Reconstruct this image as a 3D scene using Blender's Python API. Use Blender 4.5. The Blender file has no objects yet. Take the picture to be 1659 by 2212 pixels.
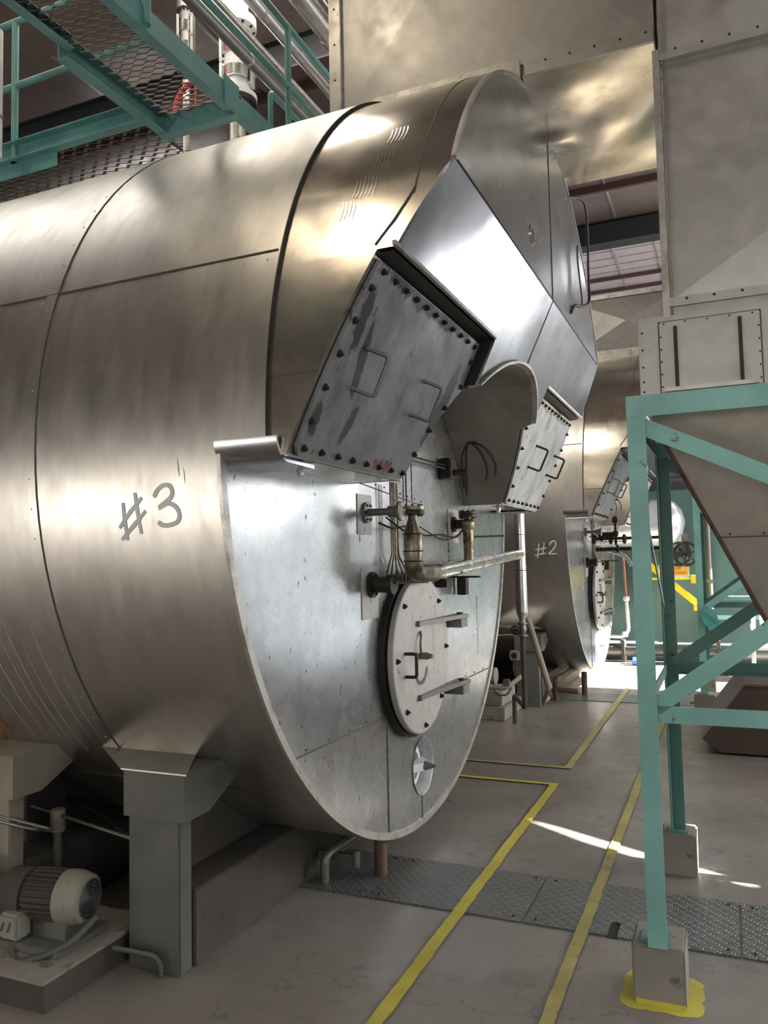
import bpy, bmesh, math, random
from mathutils import Vector, Matrix, Quaternion
random.seed(7)
PI = math.pi
SC = bpy.context.scene
COL = SC.collection

# ------------------------------------------------------------------ camera
cam_d = bpy.data.cameras.new('camera'); cam = bpy.data.objects.new('camera', cam_d); COL.objects.link(cam)
yaw, pitch, roll = .4074181, .0637721, -.0212290
Fv = Vector((-math.sin(yaw)*math.cos(pitch), math.cos(yaw)*math.cos(pitch), math.sin(pitch)))
Rv = Vector((math.cos(yaw), math.sin(yaw), 0)); Uv = Rv.cross(Fv)
cr, sr = math.cos(roll), math.sin(roll)
Rv, Uv = cr*Rv + sr*Uv, -sr*Rv + cr*Uv
M = Matrix((Rv, Uv, -Fv)).transposed().to_4x4(); M.translation = Vector((0, 0, 1.6))
cam.matrix_world = M
cam_d.sensor_fit = 'HORIZONTAL'; cam_d.sensor_width = 36; cam_d.lens = 36*1708.4/1659
cam_d.clip_start = .05; cam_d.clip_end = 200
SC.camera = cam

# ------------------------------------------------------------------ light
SKY_STRENGTH = 1.0
GLOW_TOP = 9.0      # roof skylights, warm
GLOW_SIDE = 3.2      # windows in the right wall, cool
GLOW_BACK = 7.5      # windows behind the camera
GLOW_FAR = 10.0
SUN = 60.0
SC.view_settings.view_transform = 'Standard'
SC.view_settings.look = 'None'
SC.view_settings.gamma = 1
SC.view_settings.exposure = 0.2
SC.view_settings.use_curve_mapping = False
w = bpy.data.worlds.new('world'); SC.world = w; w.use_nodes = True
w.node_tree.nodes['Background'].inputs[0].default_value = (.75, .86, 1, 1)
w.node_tree.nodes['Background'].inputs[1].default_value = SKY_STRENGTH
sd = bpy.data.lights.new('sun', 'SUN'); sd.energy = SUN; sd.angle = .006; sd.color = (1, .95, .86)
so = bpy.data.objects.new('sun', sd); COL.objects.link(so)
SUN_EL = math.radians(40)
sdir = Vector((-math.cos(SUN_EL), 0, -math.sin(SUN_EL)))
so.rotation_euler = sdir.to_track_quat('-Z', 'Y').to_euler(); so.location = (20, 5, 20)

# ------------------------------------------------------------------ materials
def nodes_of(name):
    m = bpy.data.materials.new(name); m.use_nodes = True
    nt = m.node_tree; b = nt.nodes['Principled BSDF']
    return m, nt, b
def noise(nt, scale, detail=4, rough=.6, vec=None, stretch=None, seed=0):
    tc = nt.nodes.new('ShaderNodeTexCoord'); mp = nt.nodes.new('ShaderNodeMapping')
    nt.links.new(tc.outputs['Object'], mp.inputs[0])
    mp.inputs['Scale'].default_value = stretch or (1, 1, 1)
    mp.inputs['Location'].default_value = (seed, seed*.7, seed*1.3)
    n = nt.nodes.new('ShaderNodeTexNoise'); n.inputs['Scale'].default_value = scale
    n.inputs['Detail'].default_value = detail; n.inputs['Roughness'].default_value = rough
    nt.links.new(mp.outputs[0], n.inputs['Vector']); return n.outputs[0]
def ramp(nt, src, stops):
    r = nt.nodes.new('ShaderNodeValToRGB'); nt.links.new(src, r.inputs[0])
    els = r.color_ramp.elements
    while len(els) < len(stops): els.new(.5)
    for e, (p, c) in zip(els, stops):
        e.position = p; e.color = (*c, 1) if isinstance(c, tuple) else (c, c, c, 1)
    return r.outputs[0]
def mix(nt, f, a, b):
    x = nt.nodes.new('ShaderNodeMix'); x.data_type = 'RGBA'
    if isinstance(f, (int, float)): x.inputs[0].default_value = f
    else: nt.links.new(f, x.inputs[0])
    for s, i in ((a, 6), (b, 7)):
        if isinstance(s, tuple): x.inputs[i].default_value = (*s, 1)
        else: nt.links.new(s, x.inputs[i])
    return x.outputs[2]
def bump(nt, b, src, dist, strength=1, prev=None):
    n = nt.nodes.new('ShaderNodeBump'); n.inputs['Distance'].default_value = dist; n.inputs['Strength'].default_value = strength
    nt.links.new(src, n.inputs['Height'])
    if prev: nt.links.new(prev, n.inputs['Normal'])
    nt.links.new(n.outputs[0], b.inputs['Normal']); return n.outputs[0]
def sheet(name, col=(.62, .62, .6), dirt=(.3, .26, .22), rough=(.28, .45), metal=1, dirt_at=(.6, .75), wave=.012, wscale=1.1, stretch=(1, 1, 1), grain=(1, 1, 1), scale=2.5, speck=.74):
    m, nt, b = nodes_of(name)
    d = ramp(nt, noise(nt, scale, 8, .7, stretch=stretch, seed=3), [(dirt_at[0], 0.), (dirt_at[1], 1.)])
    c = mix(nt, d, col, dirt)
    g = ramp(nt, noise(nt, 14, 3, .6, stretch=grain, seed=1), [(.3, tuple(x*.86 for x in col)), (.7, col)])
    c = mix(nt, d, g, dirt)
    sp = ramp(nt, noise(nt, 38, 3, .5, stretch=(1, 1, .45), seed=9), [(speck, 0.), (speck+.02, 1.)])
    c = mix(nt, sp, c, (.07, .055, .045))
    nt.links.new(c, b.inputs['Base Color'])
    r = ramp(nt, noise(nt, 6, 6, .7, stretch=grain, seed=5), [(.3, rough[0]), (.7, rough[1])])
    nt.links.new(r, b.inputs['Roughness'])
    b.inputs['Metallic'].default_value = metal
    p = bump(nt, b, noise(nt, wscale, 1, .4, seed=2), wave)
    bump(nt, b, noise(nt, 60, 2, .5, stretch=grain, seed=8), .00015, .5, p)
    return m
def paint(name, col, chip=(.09, .07, .06), rough=.45, chip_at=.66, metal=0, scale=9, dirt=.7, mottle=.12):
    m, nt, b = nodes_of(name)
    g = ramp(nt, noise(nt, 3, 4, .6), [(.3, tuple(x*(1-mottle*2) for x in col)), (.7, tuple(min(1, x*(1+mottle)) for x in col))])
    ch = ramp(nt, noise(nt, scale, 8, .75, seed=4), [(chip_at, 0.), (chip_at+.05, 1.)])
    c = mix(nt, ch, g, chip)
    nt.links.new(c, b.inputs['Base Color']); b.inputs['Roughness'].default_value = rough
    b.inputs['Metallic'].default_value = metal
    bump(nt, b, noise(nt, 40, 2), .0008, .6)
    return m
def plain(name, col, rough=.5, metal=0, emit=None, strength=0):
    m, nt, b = nodes_of(name)
    b.inputs['Base Color'].default_value = (*col, 1); b.inputs['Roughness'].default_value = rough; b.inputs['Metallic'].default_value = metal
    n = ramp(nt, noise(nt, 12, 4), [(.3, tuple(x*.8 for x in col)), (.7, col)]); nt.links.new(n, b.inputs['Base Color'])
    if emit:
        b.inputs['Emission Color'].default_value = (*emit, 1); b.inputs['Emission Strength'].default_value = strength
    return m

MAT = {}
MAT['jacket'] = sheet('jacket', (.60, .58, .545), (.40, .37, .34), (.30, .42), .95, (.62, .85), .02, .9, grain=(1.5, .5, .5), scale=1.6, speck=.80)
MAT['hood'] = sheet('hood', (.58, .54, .48), (.3, .26, .215), (.17, .28), .95, (.60, .74), .012, 1.2, scale=2.2, speck=.77)
MAT['cover'] = sheet('cover', (.50, .52, .55), (.42, .43, .44), (.20, .28), 1, (.7, .95), .02, 1.3, scale=1.6, speck=.84)
MAT['face'] = sheet('face', (.50, .51, .52), (.36, .35, .33), (.25, .31), .9, (.55, .8), .02, 1.5, stretch=(1, 1, .35), scale=3, speck=.70)
def hatch_mat(name, col, stains):
    m, nt, b = nodes_of(name)
    g = ramp(nt, noise(nt, 7, 8, .7, stretch=(1, 1, .5)), [(.3, tuple(x*.6 for x in col)), (.52, col), (.75, tuple(x*1.25 for x in col))])
    tc = nt.nodes.new('ShaderNodeTexCoord'); acc = None
    for (cy_, cz_, ry, rz, rot, wgt) in stains:
        mp_ = nt.nodes.new('ShaderNodeMapping'); mp_.vector_type = 'TEXTURE'
        mp_.inputs['Location'].default_value = (4, cy_-4.30, cz_); mp_.inputs['Rotation'].default_value = (rot, 0, 0); mp_.inputs['Scale'].default_value = (60, ry, rz)
        nt.links.new(tc.outputs['Object'], mp_.inputs[0])
        ln = nt.nodes.new('ShaderNodeVectorMath'); ln.operation = 'LENGTH'; nt.links.new(mp_.outputs[0], ln.inputs[0])
        v = nt.nodes.new('ShaderNodeMath'); v.operation = 'MULTIPLY_ADD'; v.inputs[1].default_value = -wgt; v.inputs[2].default_value = wgt; v.use_clamp = True
        nt.links.new(ln.outputs['Value'], v.inputs[0])
        if acc is None: acc = v.outputs[0]
        else:
            a_ = nt.nodes.new('ShaderNodeMath'); a_.operation = 'MAXIMUM'; nt.links.new(acc, a_.inputs[0]); nt.links.new(v.outputs[0], a_.inputs[1]); acc = a_.outputs[0]
    ad = nt.nodes.new('ShaderNodeMath'); ad.operation = 'MULTIPLY_ADD'; ad.inputs[1].default_value = .55
    nt.links.new(acc, ad.inputs[0]); nt.links.new(noise(nt, 11, 9, .78, stretch=(1, 1, .6), seed=6), ad.inputs[2])
    k = ramp(nt, ad.outputs[0], [(.60, 0.), (.68, 1.)])
    c = mix(nt, k, g, (.035, .033, .03))
    sc_ = ramp(nt, noise(nt, 22, 3, .6, stretch=(1, 1, .25), seed=9), [(.70, 0.), (.73, 1.)]); c = mix(nt, sc_, c, (.06, .055, .05))
    nt.links.new(c, b.inputs['Base Color']); b.inputs['Metallic'].default_value = .35
    nt.links.new(ramp(nt, noise(nt, 8, 5), [(.3, .36), (.7, .58)]), b.inputs['Roughness'])
    bump(nt, b, noise(nt, 30, 3), .0008, .6)
    return m
MAT['hatch'] = hatch_mat('hatch', (.21, .215, .22), [(2.60, 2.34, .045, .16, .18, 1.), (2.68, 2.12, .04, .12, -.35, .9), (3.0, 2.66, .70, .08, 0, 1.1), (3.50, 2.33, .07, .30, -.25, 1.), (2.50, 2.45, .05, .2, 0, .6), (2.43, 2.1, .05, .14, 0, .5)])
MAT['hatch_pale'] = hatch_mat('hatch_pale', (.50, .52, .54), [(5.7, 2.68, .6, .05, 0, .8)])
MAT['door'] = sheet('door', (.46, .45, .43), (.30, .25, .2), (.4, .6), .35, (.56, .7), .004, 2, stretch=(1, 1, .4), scale=5, speck=.70)
MAT['duct'] = sheet('duct', (.50, .49, .465), (.42, .39, .35), (.36, .52), .9, (.62, .85), .01, .8, scale=1.4, speck=.83)
MAT['warm'] = sheet('warm_sheet', (.58, .52, .44), (.36, .31, .25), (.18, .30), 1, (.66, .85), .03, 1.6, scale=2, speck=.80)
MAT['clad'] = sheet('clad_pipe', (.70, .70, .70), (.5, .48, .45), (.2, .3), 1, (.66, .85), .001, 3, scale=3, speck=.85)
MAT['arch'] = sheet('arch', (.36, .34, .31), (.16, .15, .14), (.38, .55), .85, (.5, .7), .01, 1.2, scale=2, speck=.74)
MAT['hopper'] = sheet('hopper', (.50, .46, .40), (.34, .28, .22), (.42, .58), .75, (.5, .75), .006, 1, scale=1.2, speck=.83)
MAT['pipe_alu'] = sheet('pipe_alu', (.78, .78, .78), (.5, .48, .45), (.14, .3), 1, (.62, .8), .005, 5, scale=5, speck=.80)
MAT['pipe_dark'] = sheet('pipe_dark', (.34, .29, .2), (.05, .045, .035), (.3, .5), .8, (.42, .62), .006, 6, scale=7, speck=.7)
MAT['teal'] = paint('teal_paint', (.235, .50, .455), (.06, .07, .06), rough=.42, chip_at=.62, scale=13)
MAT['teal_dark'] = paint('teal_paint_worn', (.10, .235, .215), (.03, .035, .03), rough=.45, chip_at=.60, scale=13)  # same teal darkened; shade on rear and side steel put into colour
MAT['teal_walk'] = paint('teal_catwalk', (.12, .30, .295), (.06, .05, .04), rough=.45, chip_at=.68, scale=13)
MAT['steel'] = plain('dark_steel', (.045, .04, .036), .5, .6)
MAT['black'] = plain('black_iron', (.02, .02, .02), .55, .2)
MAT['grey_steel'] = plain('grey_steel', (.22, .22, .21), .45, .7)
MAT['seam'] = plain('seam_dark', (.10, .09, .08), .6, .4)
MAT['lip'] = sheet('lip', (.60, .58, .54), (.3, .27, .23), (.3, .5), .8, (.5, .7), .002, 3, scale=8)
MAT['rust'] = paint('rusty_iron', (.13, .075, .052), (.05, .03, .025), .8, .55)
MAT['mesh'] = plain('mesh_steel', (.17, .14, .12), .6, .5)
MAT['white'] = paint('white_paint', (.72, .73, .75), (.3, .3, .3), .4, .75)
MAT['grey_paint'] = paint('grey_paint', (.12, .125, .11), (.05, .045, .04), .55, .64)
MAT['dusty'] = paint('dusty_cream', (.30, .265, .21), (.10, .085, .07), .8, .60)
MAT['dusty_dark'] = paint('dusty_brown', (.075, .066, .056), (.04, .035, .03), .85, .6)
MAT['motor'] = paint('motor_cream', (.26, .255, .21), (.05, .05, .045), .6, .60)
MAT['concrete'] = paint('concrete', (.27, .25, .22), (.14, .125, .11), .85, .58)
MAT['bin'] = paint('brown_bin', (.07, .045, .035), (.02, .016, .014), .6, .6)
MAT['yellow'] = paint('yellow_line', (.56, .50, .075), (.30, .27, .14), .6, .62, scale=14)
MAT['yellow_old'] = paint('yellow_line_worn', (.43, .37, .13), (.27, .23, .14), .6, .55, scale=12)
MAT['yellow_steel'] = plain('yellow_steel', (.75, .62, .02), .45)
MAT['sign'] = plain('sign_orange', (.75, .42, .07), .5)
MAT['red'] = plain('red_paint', (.5, .03, .03), .5)
MAT['blue'] = plain('blue_plastic', (.05, .16, .5), .4)
MAT['copper'] = plain('copper_pipe', (.45, .17, .12), .35, .7)
MAT['marking'] = plain('marking_grey', (.80, .83, .84), .7)
MAT['marking_white'] = plain('marking_white', (.95, .95, .93), .6)
MAT['tank'] = sheet('tank', (.72, .72, .76), (.5, .5, .5), (.3, .45), .7, (.6, .8), .01, 1)
MAT['smile'] = plain('marking_dark', (.16, .13, .12), .8)
MAT['chalk'] = plain('marking_pink', (.30, .13, .12), .8)
MAT['soot'] = paint('soot', (.035, .034, .032), (.12, .12, .115), .7, .56, scale=30)
MAT['chalk_dirt'] = paint('pale_dirt', (.40, .36, .28), (.12, .1, .08), .8, .5, scale=30)
MAT['drip'] = plain('dried_drip', (.50, .49, .46), .6)
MAT['dirt_mark'] = plain('dirt_mark', (.34, .30, .26), .5, .5)
MAT['rust_bloom'] = sheet('rust_bloom', (.42, .24, .13), (.34, .15, .07), (.4, .55), .6, (.45, .65), .004, 2, scale=6, speck=.8)
MAT['rag'] = plain('rag_cloth', (.12, .42, .40), .9)

def floor_mat():
    m, nt, b = nodes_of('floor_concrete')
    a = ramp(nt, noise(nt, .8, 8, .65), [(.3, (.17, .155, .142)), (.55, (.25, .228, .21)), (.75, (.32, .30, .28))])
    st = ramp(nt, noise(nt, 3.5, 8, .75, seed=6), [(.56, 0.), (.72, .7)])
    c = mix(nt, st, a, (.12, .10, .088))
    v = nt.nodes.new('ShaderNodeTexVoronoi'); v.feature = 'DISTANCE_TO_EDGE'; v.inputs['Scale'].default_value = 1.1
    tc = nt.nodes.new('ShaderNodeTexCoord')
    nn = nt.nodes.new('ShaderNodeTexNoise'); nn.inputs['Scale'].default_value = 2.5; nn.inputs['Detail'].default_value = 6
    nt.links.new(tc.outputs['Object'], nn.inputs['Vector'])
    va = nt.nodes.new('ShaderNodeVectorMath'); va.operation = 'ADD'
    nt.links.new(tc.outputs['Object'], va.inputs[0]); nt.links.new(nn.outputs['Color'], va.inputs[1])
    nt.links.new(va.outputs[0], v.inputs['Vector'])
    cr_ = ramp(nt, v.outputs['Distance'], [(.0, .55), (.008, 0.)])
    c = mix(nt, cr_, c, (.08, .07, .06))
    nt.links.new(c, b.inputs['Base Color'])
    r = ramp(nt, noise(nt, 2.2, 6, .7, seed=11), [(.3, .22), (.6, .42), (.8, .6)])
    nt.links.new(r, b.inputs['Roughness'])
    bump(nt, b, noise(nt, 5, 6, .7), .004, .5)
    return m
MAT['floor'] = floor_mat()
def checker_mat():
    m, nt, b = nodes_of('checker_plate')
    tc = nt.nodes.new('ShaderNodeTexCoord')
    hs = []
    for k, ang in enumerate((PI/4, -PI/4)):
        mp = nt.nodes.new('ShaderNodeMapping'); nt.links.new(tc.outputs['Object'], mp.inputs[0])
        mp.inputs['Rotation'].default_value = (0, 0, ang)
        m2 = nt.nodes.new('ShaderNodeMapping'); m2.inputs['Scale'].default_value = (24, 58, 1); m2.inputs['Location'].default_value = (k*.5, k*.5, 0)
        nt.links.new(mp.outputs[0], m2.inputs[0]); mp = m2
        v = nt.nodes.new('ShaderNodeTexVoronoi'); v.inputs['Scale'].default_value = 1; v.inputs['Randomness'].default_value = 0
        v.voronoi_dimensions = '2D'
        nt.links.new(mp.outputs[0], v.inputs['Vector'])
        hs.append(ramp(nt, v.outputs['Distance'], [(.22, 1.), (.36, 0.)]))
    mx = nt.nodes.new('ShaderNodeMath'); mx.operation = 'MAXIMUM'
    nt.links.new(hs[0], mx.inputs[0]); nt.links.new(hs[1], mx.inputs[1])
    c = ramp(nt, noise(nt, 4, 6, .7), [(.3, (.10, .115, .115)), (.7, (.17, .185, .18))])
    c = mix(nt, ramp(nt, mx.outputs[0], [(0, 0.), (1, .5)]), c, (.26, .27, .26))
    nt.links.new(c, b.inputs['Base Color']); b.inputs['Metallic'].default_value = .4; b.inputs['Roughness'].default_value = .42
    bump(nt, b, mx.outputs[0], .004, .8)
    return m
MAT['checker'] = checker_mat()
def wall_mat(name, lo, hi):
    m, nt, b = nodes_of(name)
    c = ramp(nt, noise(nt, 2, 6, .7, stretch=(1, 1, .3)), [(.3, lo), (.7, hi)])
    sp = ramp(nt, noise(nt, 25, 3, .5, stretch=(1, 1, .2), seed=4), [(.73, 0.), (.75, .6)])
    c = mix(nt, sp, c, (.5, .55, .55))
    nt.links.new(c, b.inputs['Base Color']); b.inputs['Roughness'].default_value = .6
    return m
MAT['wall_teal'] = wall_mat('wall_teal', (.065, .13, .125), (.10, .18, .17))
MAT['wall_grey'] = wall_mat('wall_grey', (.22, .2, .2), (.3, .28, .27))
MAT['corrugated'] = plain('corrugated_grey', (.16, .15, .16), .5, .5)
MAT['cladding'] = sheet('cladding_pink', (.58, .51, .51), (.46, .40, .40), (.3, .5), .25, (.5, .8), .002, 1, scale=1.5)
MAT['roof'] = sheet('roof_panel', (.30, .24, .22), (.2, .15, .13), (.35, .55), .5, (.5, .8), .01, 1, scale=1.5)
MAT['purlin'] = plain('purlin_brown', (.10, .05, .045), .6)
MAT['beam_dark'] = plain('beam_dark', (.02, .025, .03), .6)
def glow(name, col, s):
    m, nt, b = nodes_of(name)
    b.inputs['Base Color'].default_value = (.8, .8, .8, 1); b.inputs['Emission Color'].default_value = (*col, 1)
    b.inputs['Emission Strength'].default_value = s
    return m
MAT['glow_top'] = glow('skylight_panel', (1, .90, .76), GLOW_TOP)
MAT['glow_soft'] = glow('skylight_dull', (1, .95, .88), GLOW_TOP*.3)  # shared by a dull skylight and the added soft fill panels
MAT['glow_mid'] = glow('window_daylight_bright', (1, .95, .89), 8.0)  # glow of the added right wall panel that brightens the floor
MAT['glow_lamp'] = glow('skylight_warm', (1, .84, .62), GLOW_TOP*2.2)
MAT['glow_side'] = glow('window_daylight', (.82, .91, 1), GLOW_SIDE)
MAT['glow_back'] = glow('window_daylight_warm', (1, .93, .84), GLOW_BACK)
MAT['glow_far'] = glow('doorway_daylight', (.95, .97, 1), GLOW_FAR)  # also drives the added side panels of the far bay

# ------------------------------------------------------------------ helpers
OFF = {}
def thing(name, loc, label, cat, group=None):
    o = bpy.data.objects.new(name, None); COL.objects.link(o); o.location = loc
    o.empty_display_size = .1
    o['label'] = label; o['category'] = cat
    if group: o['group'] = group
    OFF[o.name] = Vector(loc); return o
def tag(o, label, cat, group=None):
    o['label'] = label; o['category'] = cat
    if group: o['group'] = group
    return o
def obj(name, bm, mat, parent=None, smooth=None, label=None, origin=None):
    off = OFF[parent.name] if parent else Vector(origin or (0, 0, 0))
    if isinstance(bm, bmesh.types.BMesh):
        me = bpy.data.meshes.new(name); bmesh.ops.recalc_face_normals(bm, faces=bm.faces); bm.to_mesh(me); bm.free()
    else: me = bm
    if off.length: me.transform(Matrix.Translation(-off))
    me.materials.clear(); me.materials.append(MAT[mat])
    if smooth is not None:
        me.polygons.foreach_set('use_smooth', [True]*len(me.polygons)); me.set_sharp_from_angle(angle=math.radians(smooth))
    o = bpy.data.objects.new(name, me); COL.objects.link(o)
    if parent: o.parent = parent
    else: o.location = off
    OFF[o.name] = off
    if label: o['label'] = label
    return o
def struct(name, bm, mat, smooth=None):
    o = obj(name, bm, mat, None, smooth); o['kind'] = 'structure'; return o
def box(bm, x0, x1, y0, y1, z0, z1, bev=0):
    vs = [bm.verts.new((x, y, z)) for x in (x0, x1) for y in (y0, y1) for z in (z0, z1)]
    fs = [bm.faces.new([vs[i] for i in f]) for f in ((0,1,3,2),(4,6,7,5),(0,4,5,1),(2,3,7,6),(0,2,6,4),(1,5,7,3))]
    if bev:
        es = {e for f in fs for e in f.edges}
        bmesh.ops.bevel(bm, geom=list(es), offset=bev, segments=2, affect='EDGES')
    return bm
def B(x0, x1, y0, y1, z0, z1, bev=0): return box(bmesh.new(), x0, x1, y0, y1, z0, z1, bev)
def bar(bm, a, b, wd, ht, up=(0, 0, 1)):
    a, b = Vector(a), Vector(b); d = (b-a).normalized(); up = Vector(up)
    s = d.cross(up).normalized() if d.cross(up).length > 1e-4 else Vector((1, 0, 0)); u = s.cross(d).normalized()
    vs = [bm.verts.new(p + s*i*wd/2 + u*j*ht/2) for p in (a, b) for i, j in ((-1,-1),(1,-1),(1,1),(-1,1))]
    for f in ((0,3,2,1),(4,5,6,7),(0,1,5,4),(1,2,6,5),(2,3,7,6),(3,0,4,7)): bm.faces.new([vs[i] for i in f])
    return bm
def prism(bm, pts, vec):
    vec = Vector(vec); a = [bm.verts.new(p) for p in pts]; b = [bm.verts.new(Vector(p)+vec) for p in pts]
    bm.faces.new(a); bm.faces.new(b[::-1]); n = len(a)
    for i in range(n): bm.faces.new((a[i], b[i], b[(i+1) % n], a[(i+1) % n]))
    return bm
def frame_of(d):
    d = Vector(d).normalized(); t = Vector((0, 0, 1)) if abs(d.z) < .9 else Vector((1, 0, 0))
    u = d.cross(t).normalized(); return d, u, d.cross(u).normalized()
def lathe(bm, o, d, prof, n=32, caps=True):
    o = Vector(o); d, u, v = frame_of(d); rings = []
    for r, h in prof:
        rings.append([bm.verts.new(o + d*h + (u*math.cos(2*PI*i/n) + v*math.sin(2*PI*i/n))*max(r, 1e-4)) for i in range(n)])
    for a, b in zip(rings, rings[1:]):
        for i in range(n): bm.faces.new((a[i], a[(i+1) % n], b[(i+1) % n], b[i]))
    if caps: bm.faces.new(rings[0][::-1]); bm.faces.new(rings[-1])
    return bm
def cyl(bm, a, b, r, n=24, r2=None):
    a, b = Vector(a), Vector(b); return lathe(bm, a, b-a, [(r, 0), (r if r2 is None else r2, (b-a).length)], n)
def fillet(pts, rad, k=5):
    pts = [Vector(p) for p in pts]; out = [pts[0]]
    for i in range(1, len(pts)-1):
        p = pts[i]; a = pts[i-1]-p; b = pts[i+1]-p; r = min(rad, a.length*.45, b.length*.45)
        s, e = p + a.normalized()*r, p + b.normalized()*r
        for j in range(k+1):
            t = j/k; out.append((1-t)**2*s + 2*t*(1-t)*p + t*t*e)
    out.append(pts[-1]); return out
def tube(bm, pts, r, n=10, rad=None):
    pts = fillet(pts, rad) if rad else [Vector(p) for p in pts]
    t0 = (pts[1]-pts[0]).normalized(); _, u, v = frame_of(t0); rings = []; prev = t0
    for i, p in enumerate(pts):
        t = ((pts[min(i+1, len(pts)-1)] - pts[max(i-1, 0)])).normalized()
        q = prev.rotation_difference(t); u = q @ u; v = q @ v; prev = t
        rings.append([bm.verts.new(p + (u*math.cos(2*PI*k/n) + v*math.sin(2*PI*k/n))*r) for k in range(n)])
    for a, b in zip(rings, rings[1:]):
        for i in range(n): bm.faces.new((a[i], a[(i+1) % n], b[(i+1) % n], b[i]))
    bm.faces.new(rings[0][::-1]); bm.faces.new(rings[-1]); return bm
def ribbon(bm, pts, nrm, wd, th):
    # painted stroke: flat strip following pts, facing nrm
    n = Vector(nrm).normalized(); pts = [Vector(p) for p in pts]; L = []
    for i, p in enumerate(pts):
        t = (pts[min(i+1, len(pts)-1)]-pts[max(i-1, 0)]).normalized(); s = t.cross(n).normalized()*wd/2
        L.append([bm.verts.new(p+s), bm.verts.new(p-s), bm.verts.new(p-s+n*th), bm.verts.new(p+s+n*th)])
    for a, b in zip(L, L[1:]):
        for i in range(4): bm.faces.new((a[i], a[(i+1) % 4], b[(i+1) % 4], b[i]))
    bm.faces.new(L[0][::-1]); bm.faces.new(L[-1]); return bm
def smooth_pts(P, k=6):
    P = [Vector(p) for p in P]; out = []
    for i in range(len(P)-1):
        a, b, c, d = P[max(i-1, 0)], P[i], P[i+1], P[min(i+2, len(P)-1)]
        for j in range(k):
            t = j/k; out.append(.5*((2*b) + (c-a)*t + (2*a-5*b+4*c-d)*t*t + (3*b-a-3*c+d)*t**3))
    return out + [P[-1]]
def boolean(base, cutters, ops):
    bs = []
    for x in [base]+cutters:
        me = bpy.data.meshes.new('tmp'); bmesh.ops.recalc_face_normals(x, faces=x.faces); x.to_mesh(me); x.free()
        o = bpy.data.objects.new('tmp', me); COL.objects.link(o); bs.append(o)
    for c, op in zip(bs[1:], ops):
        m = bs[0].modifiers.new('b', 'BOOLEAN'); m.object = c; m.operation = op; m.solver = 'EXACT'
    dg = bpy.context.evaluated_depsgraph_get(); dg.update()
    me = bpy.data.meshes.new_from_object(bs[0].evaluated_get(dg))
    for o in bs: bpy.data.objects.remove(o, do_unlink=True)
    return me
def bolt_mesh():
    bm = bmesh.new()
    lathe(bm, (0, 0, 0), (0, 0, 1), [(.017, 0), (.017, .003)], 16)
    lathe(bm, (0, 0, .003), (0, 0, 1), [(.0125, 0), (.0125, .010), (.010, .012)], 6)
    lathe(bm, (0, 0, .012), (0, 0, 1), [(.006, 0), (.006, .010)], 10)
    me = bpy.data.meshes.new('bolt'); bm.to_mesh(me); bm.free(); me.materials.append(MAT['steel']); return me
BOLT = bolt_mesh()
def bolt(p, n, parent, s=1):
    s *= .85
    o = bpy.data.objects.new('bolt', BOLT); COL.objects.link(o); o.parent = parent
    o.location = Vector(p) - OFF[parent.name]; o.rotation_mode = 'QUATERNION'
    o.rotation_quaternion = Vector(n).to_track_quat('Z', 'Y'); o.scale = (s, s, s); return o
def copy_tree(o, parent=None):
    c = o.copy(); COL.objects.link(c)
    if parent: c.parent = parent
    for ch in list(o.children): copy_tree(ch, c)
    return c
def move_copy(root, d, label, drop=(), **kw):
    c = copy_tree(root); c.location = root.location + Vector(d); c['label'] = label
    OFF[c.name] = Vector(c.location)
    for ch in list(c.children):
        if ch.name.split('.')[0] in drop:
            for g in list(ch.children): bpy.data.objects.remove(g)
            bpy.data.objects.remove(ch)
    return c

# ------------------------------------------------------------------ setting
X0, X1, Y0, Y1 = -12, 6, -5, 13
struct('floor', B(X0, X1, Y0, 17, -.2, 0), 'floor')
ZC = 7.0
struct('wall_left', B(X0-.2, X0, Y0, 17, 0, ZC), 'wall_grey')
# right wall with openings shaped to throw sun patches on the floor
cut = []
TE = math.tan(SUN_EL)
def sun_cut(pts):
    return prism(bmesh.new(), [(X1-.3, y, (X1-x)*TE) for x, y in pts], (.8, 0, 0))
cut.append(sun_cut([(-2.5, 9.9), (.7, 10.3), (.7, 12.9), (-2.5, 12.9)]))
cut.append(sun_cut([(-1.68, 5.10), (-1.25, 4.935), (-1.0, 4.83), (-.486, 4.57), (.05, 4.33), (.05, 4.24), (-.47, 4.39), (-1.0, 4.645), (-1.3, 4.85)]))
cut.append(sun_cut([(-3.3, 3.3), (-2.6, 3.3), (-2.6, 3.9), (-3.3, 3.9)]))
wr = boolean(B(X1, X1+.2, Y0, 17, 0, ZC), cut, ['DIFFERENCE']*len(cut))
struct('wall_right', wr, 'wall_grey')
struct('wall_front', B(X0, X1, Y0-.2, Y0, 0, ZC), 'wall_grey')
struct('wall_back', B(X0, X1, Y1, Y1+.15, 0, 2.62), 'wall_teal')
bm = bmesh.new()
prism(bm, [(-10, Y1+.05, 2.62), *[(-10, Y1+.05+(.04 if k % 2 else 0), 2.62+k*.045) for k in range(1, 60)], (-10, Y1+.15, 2.62+60*.045), (-10, Y1+.15, 2.62)], (13, 0, 0))
struct('wall_back_upper', bm, 'corrugated')
struct('wall_end', B(X0, X1, 17, 17.2, 0, ZC), 'cladding')
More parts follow.
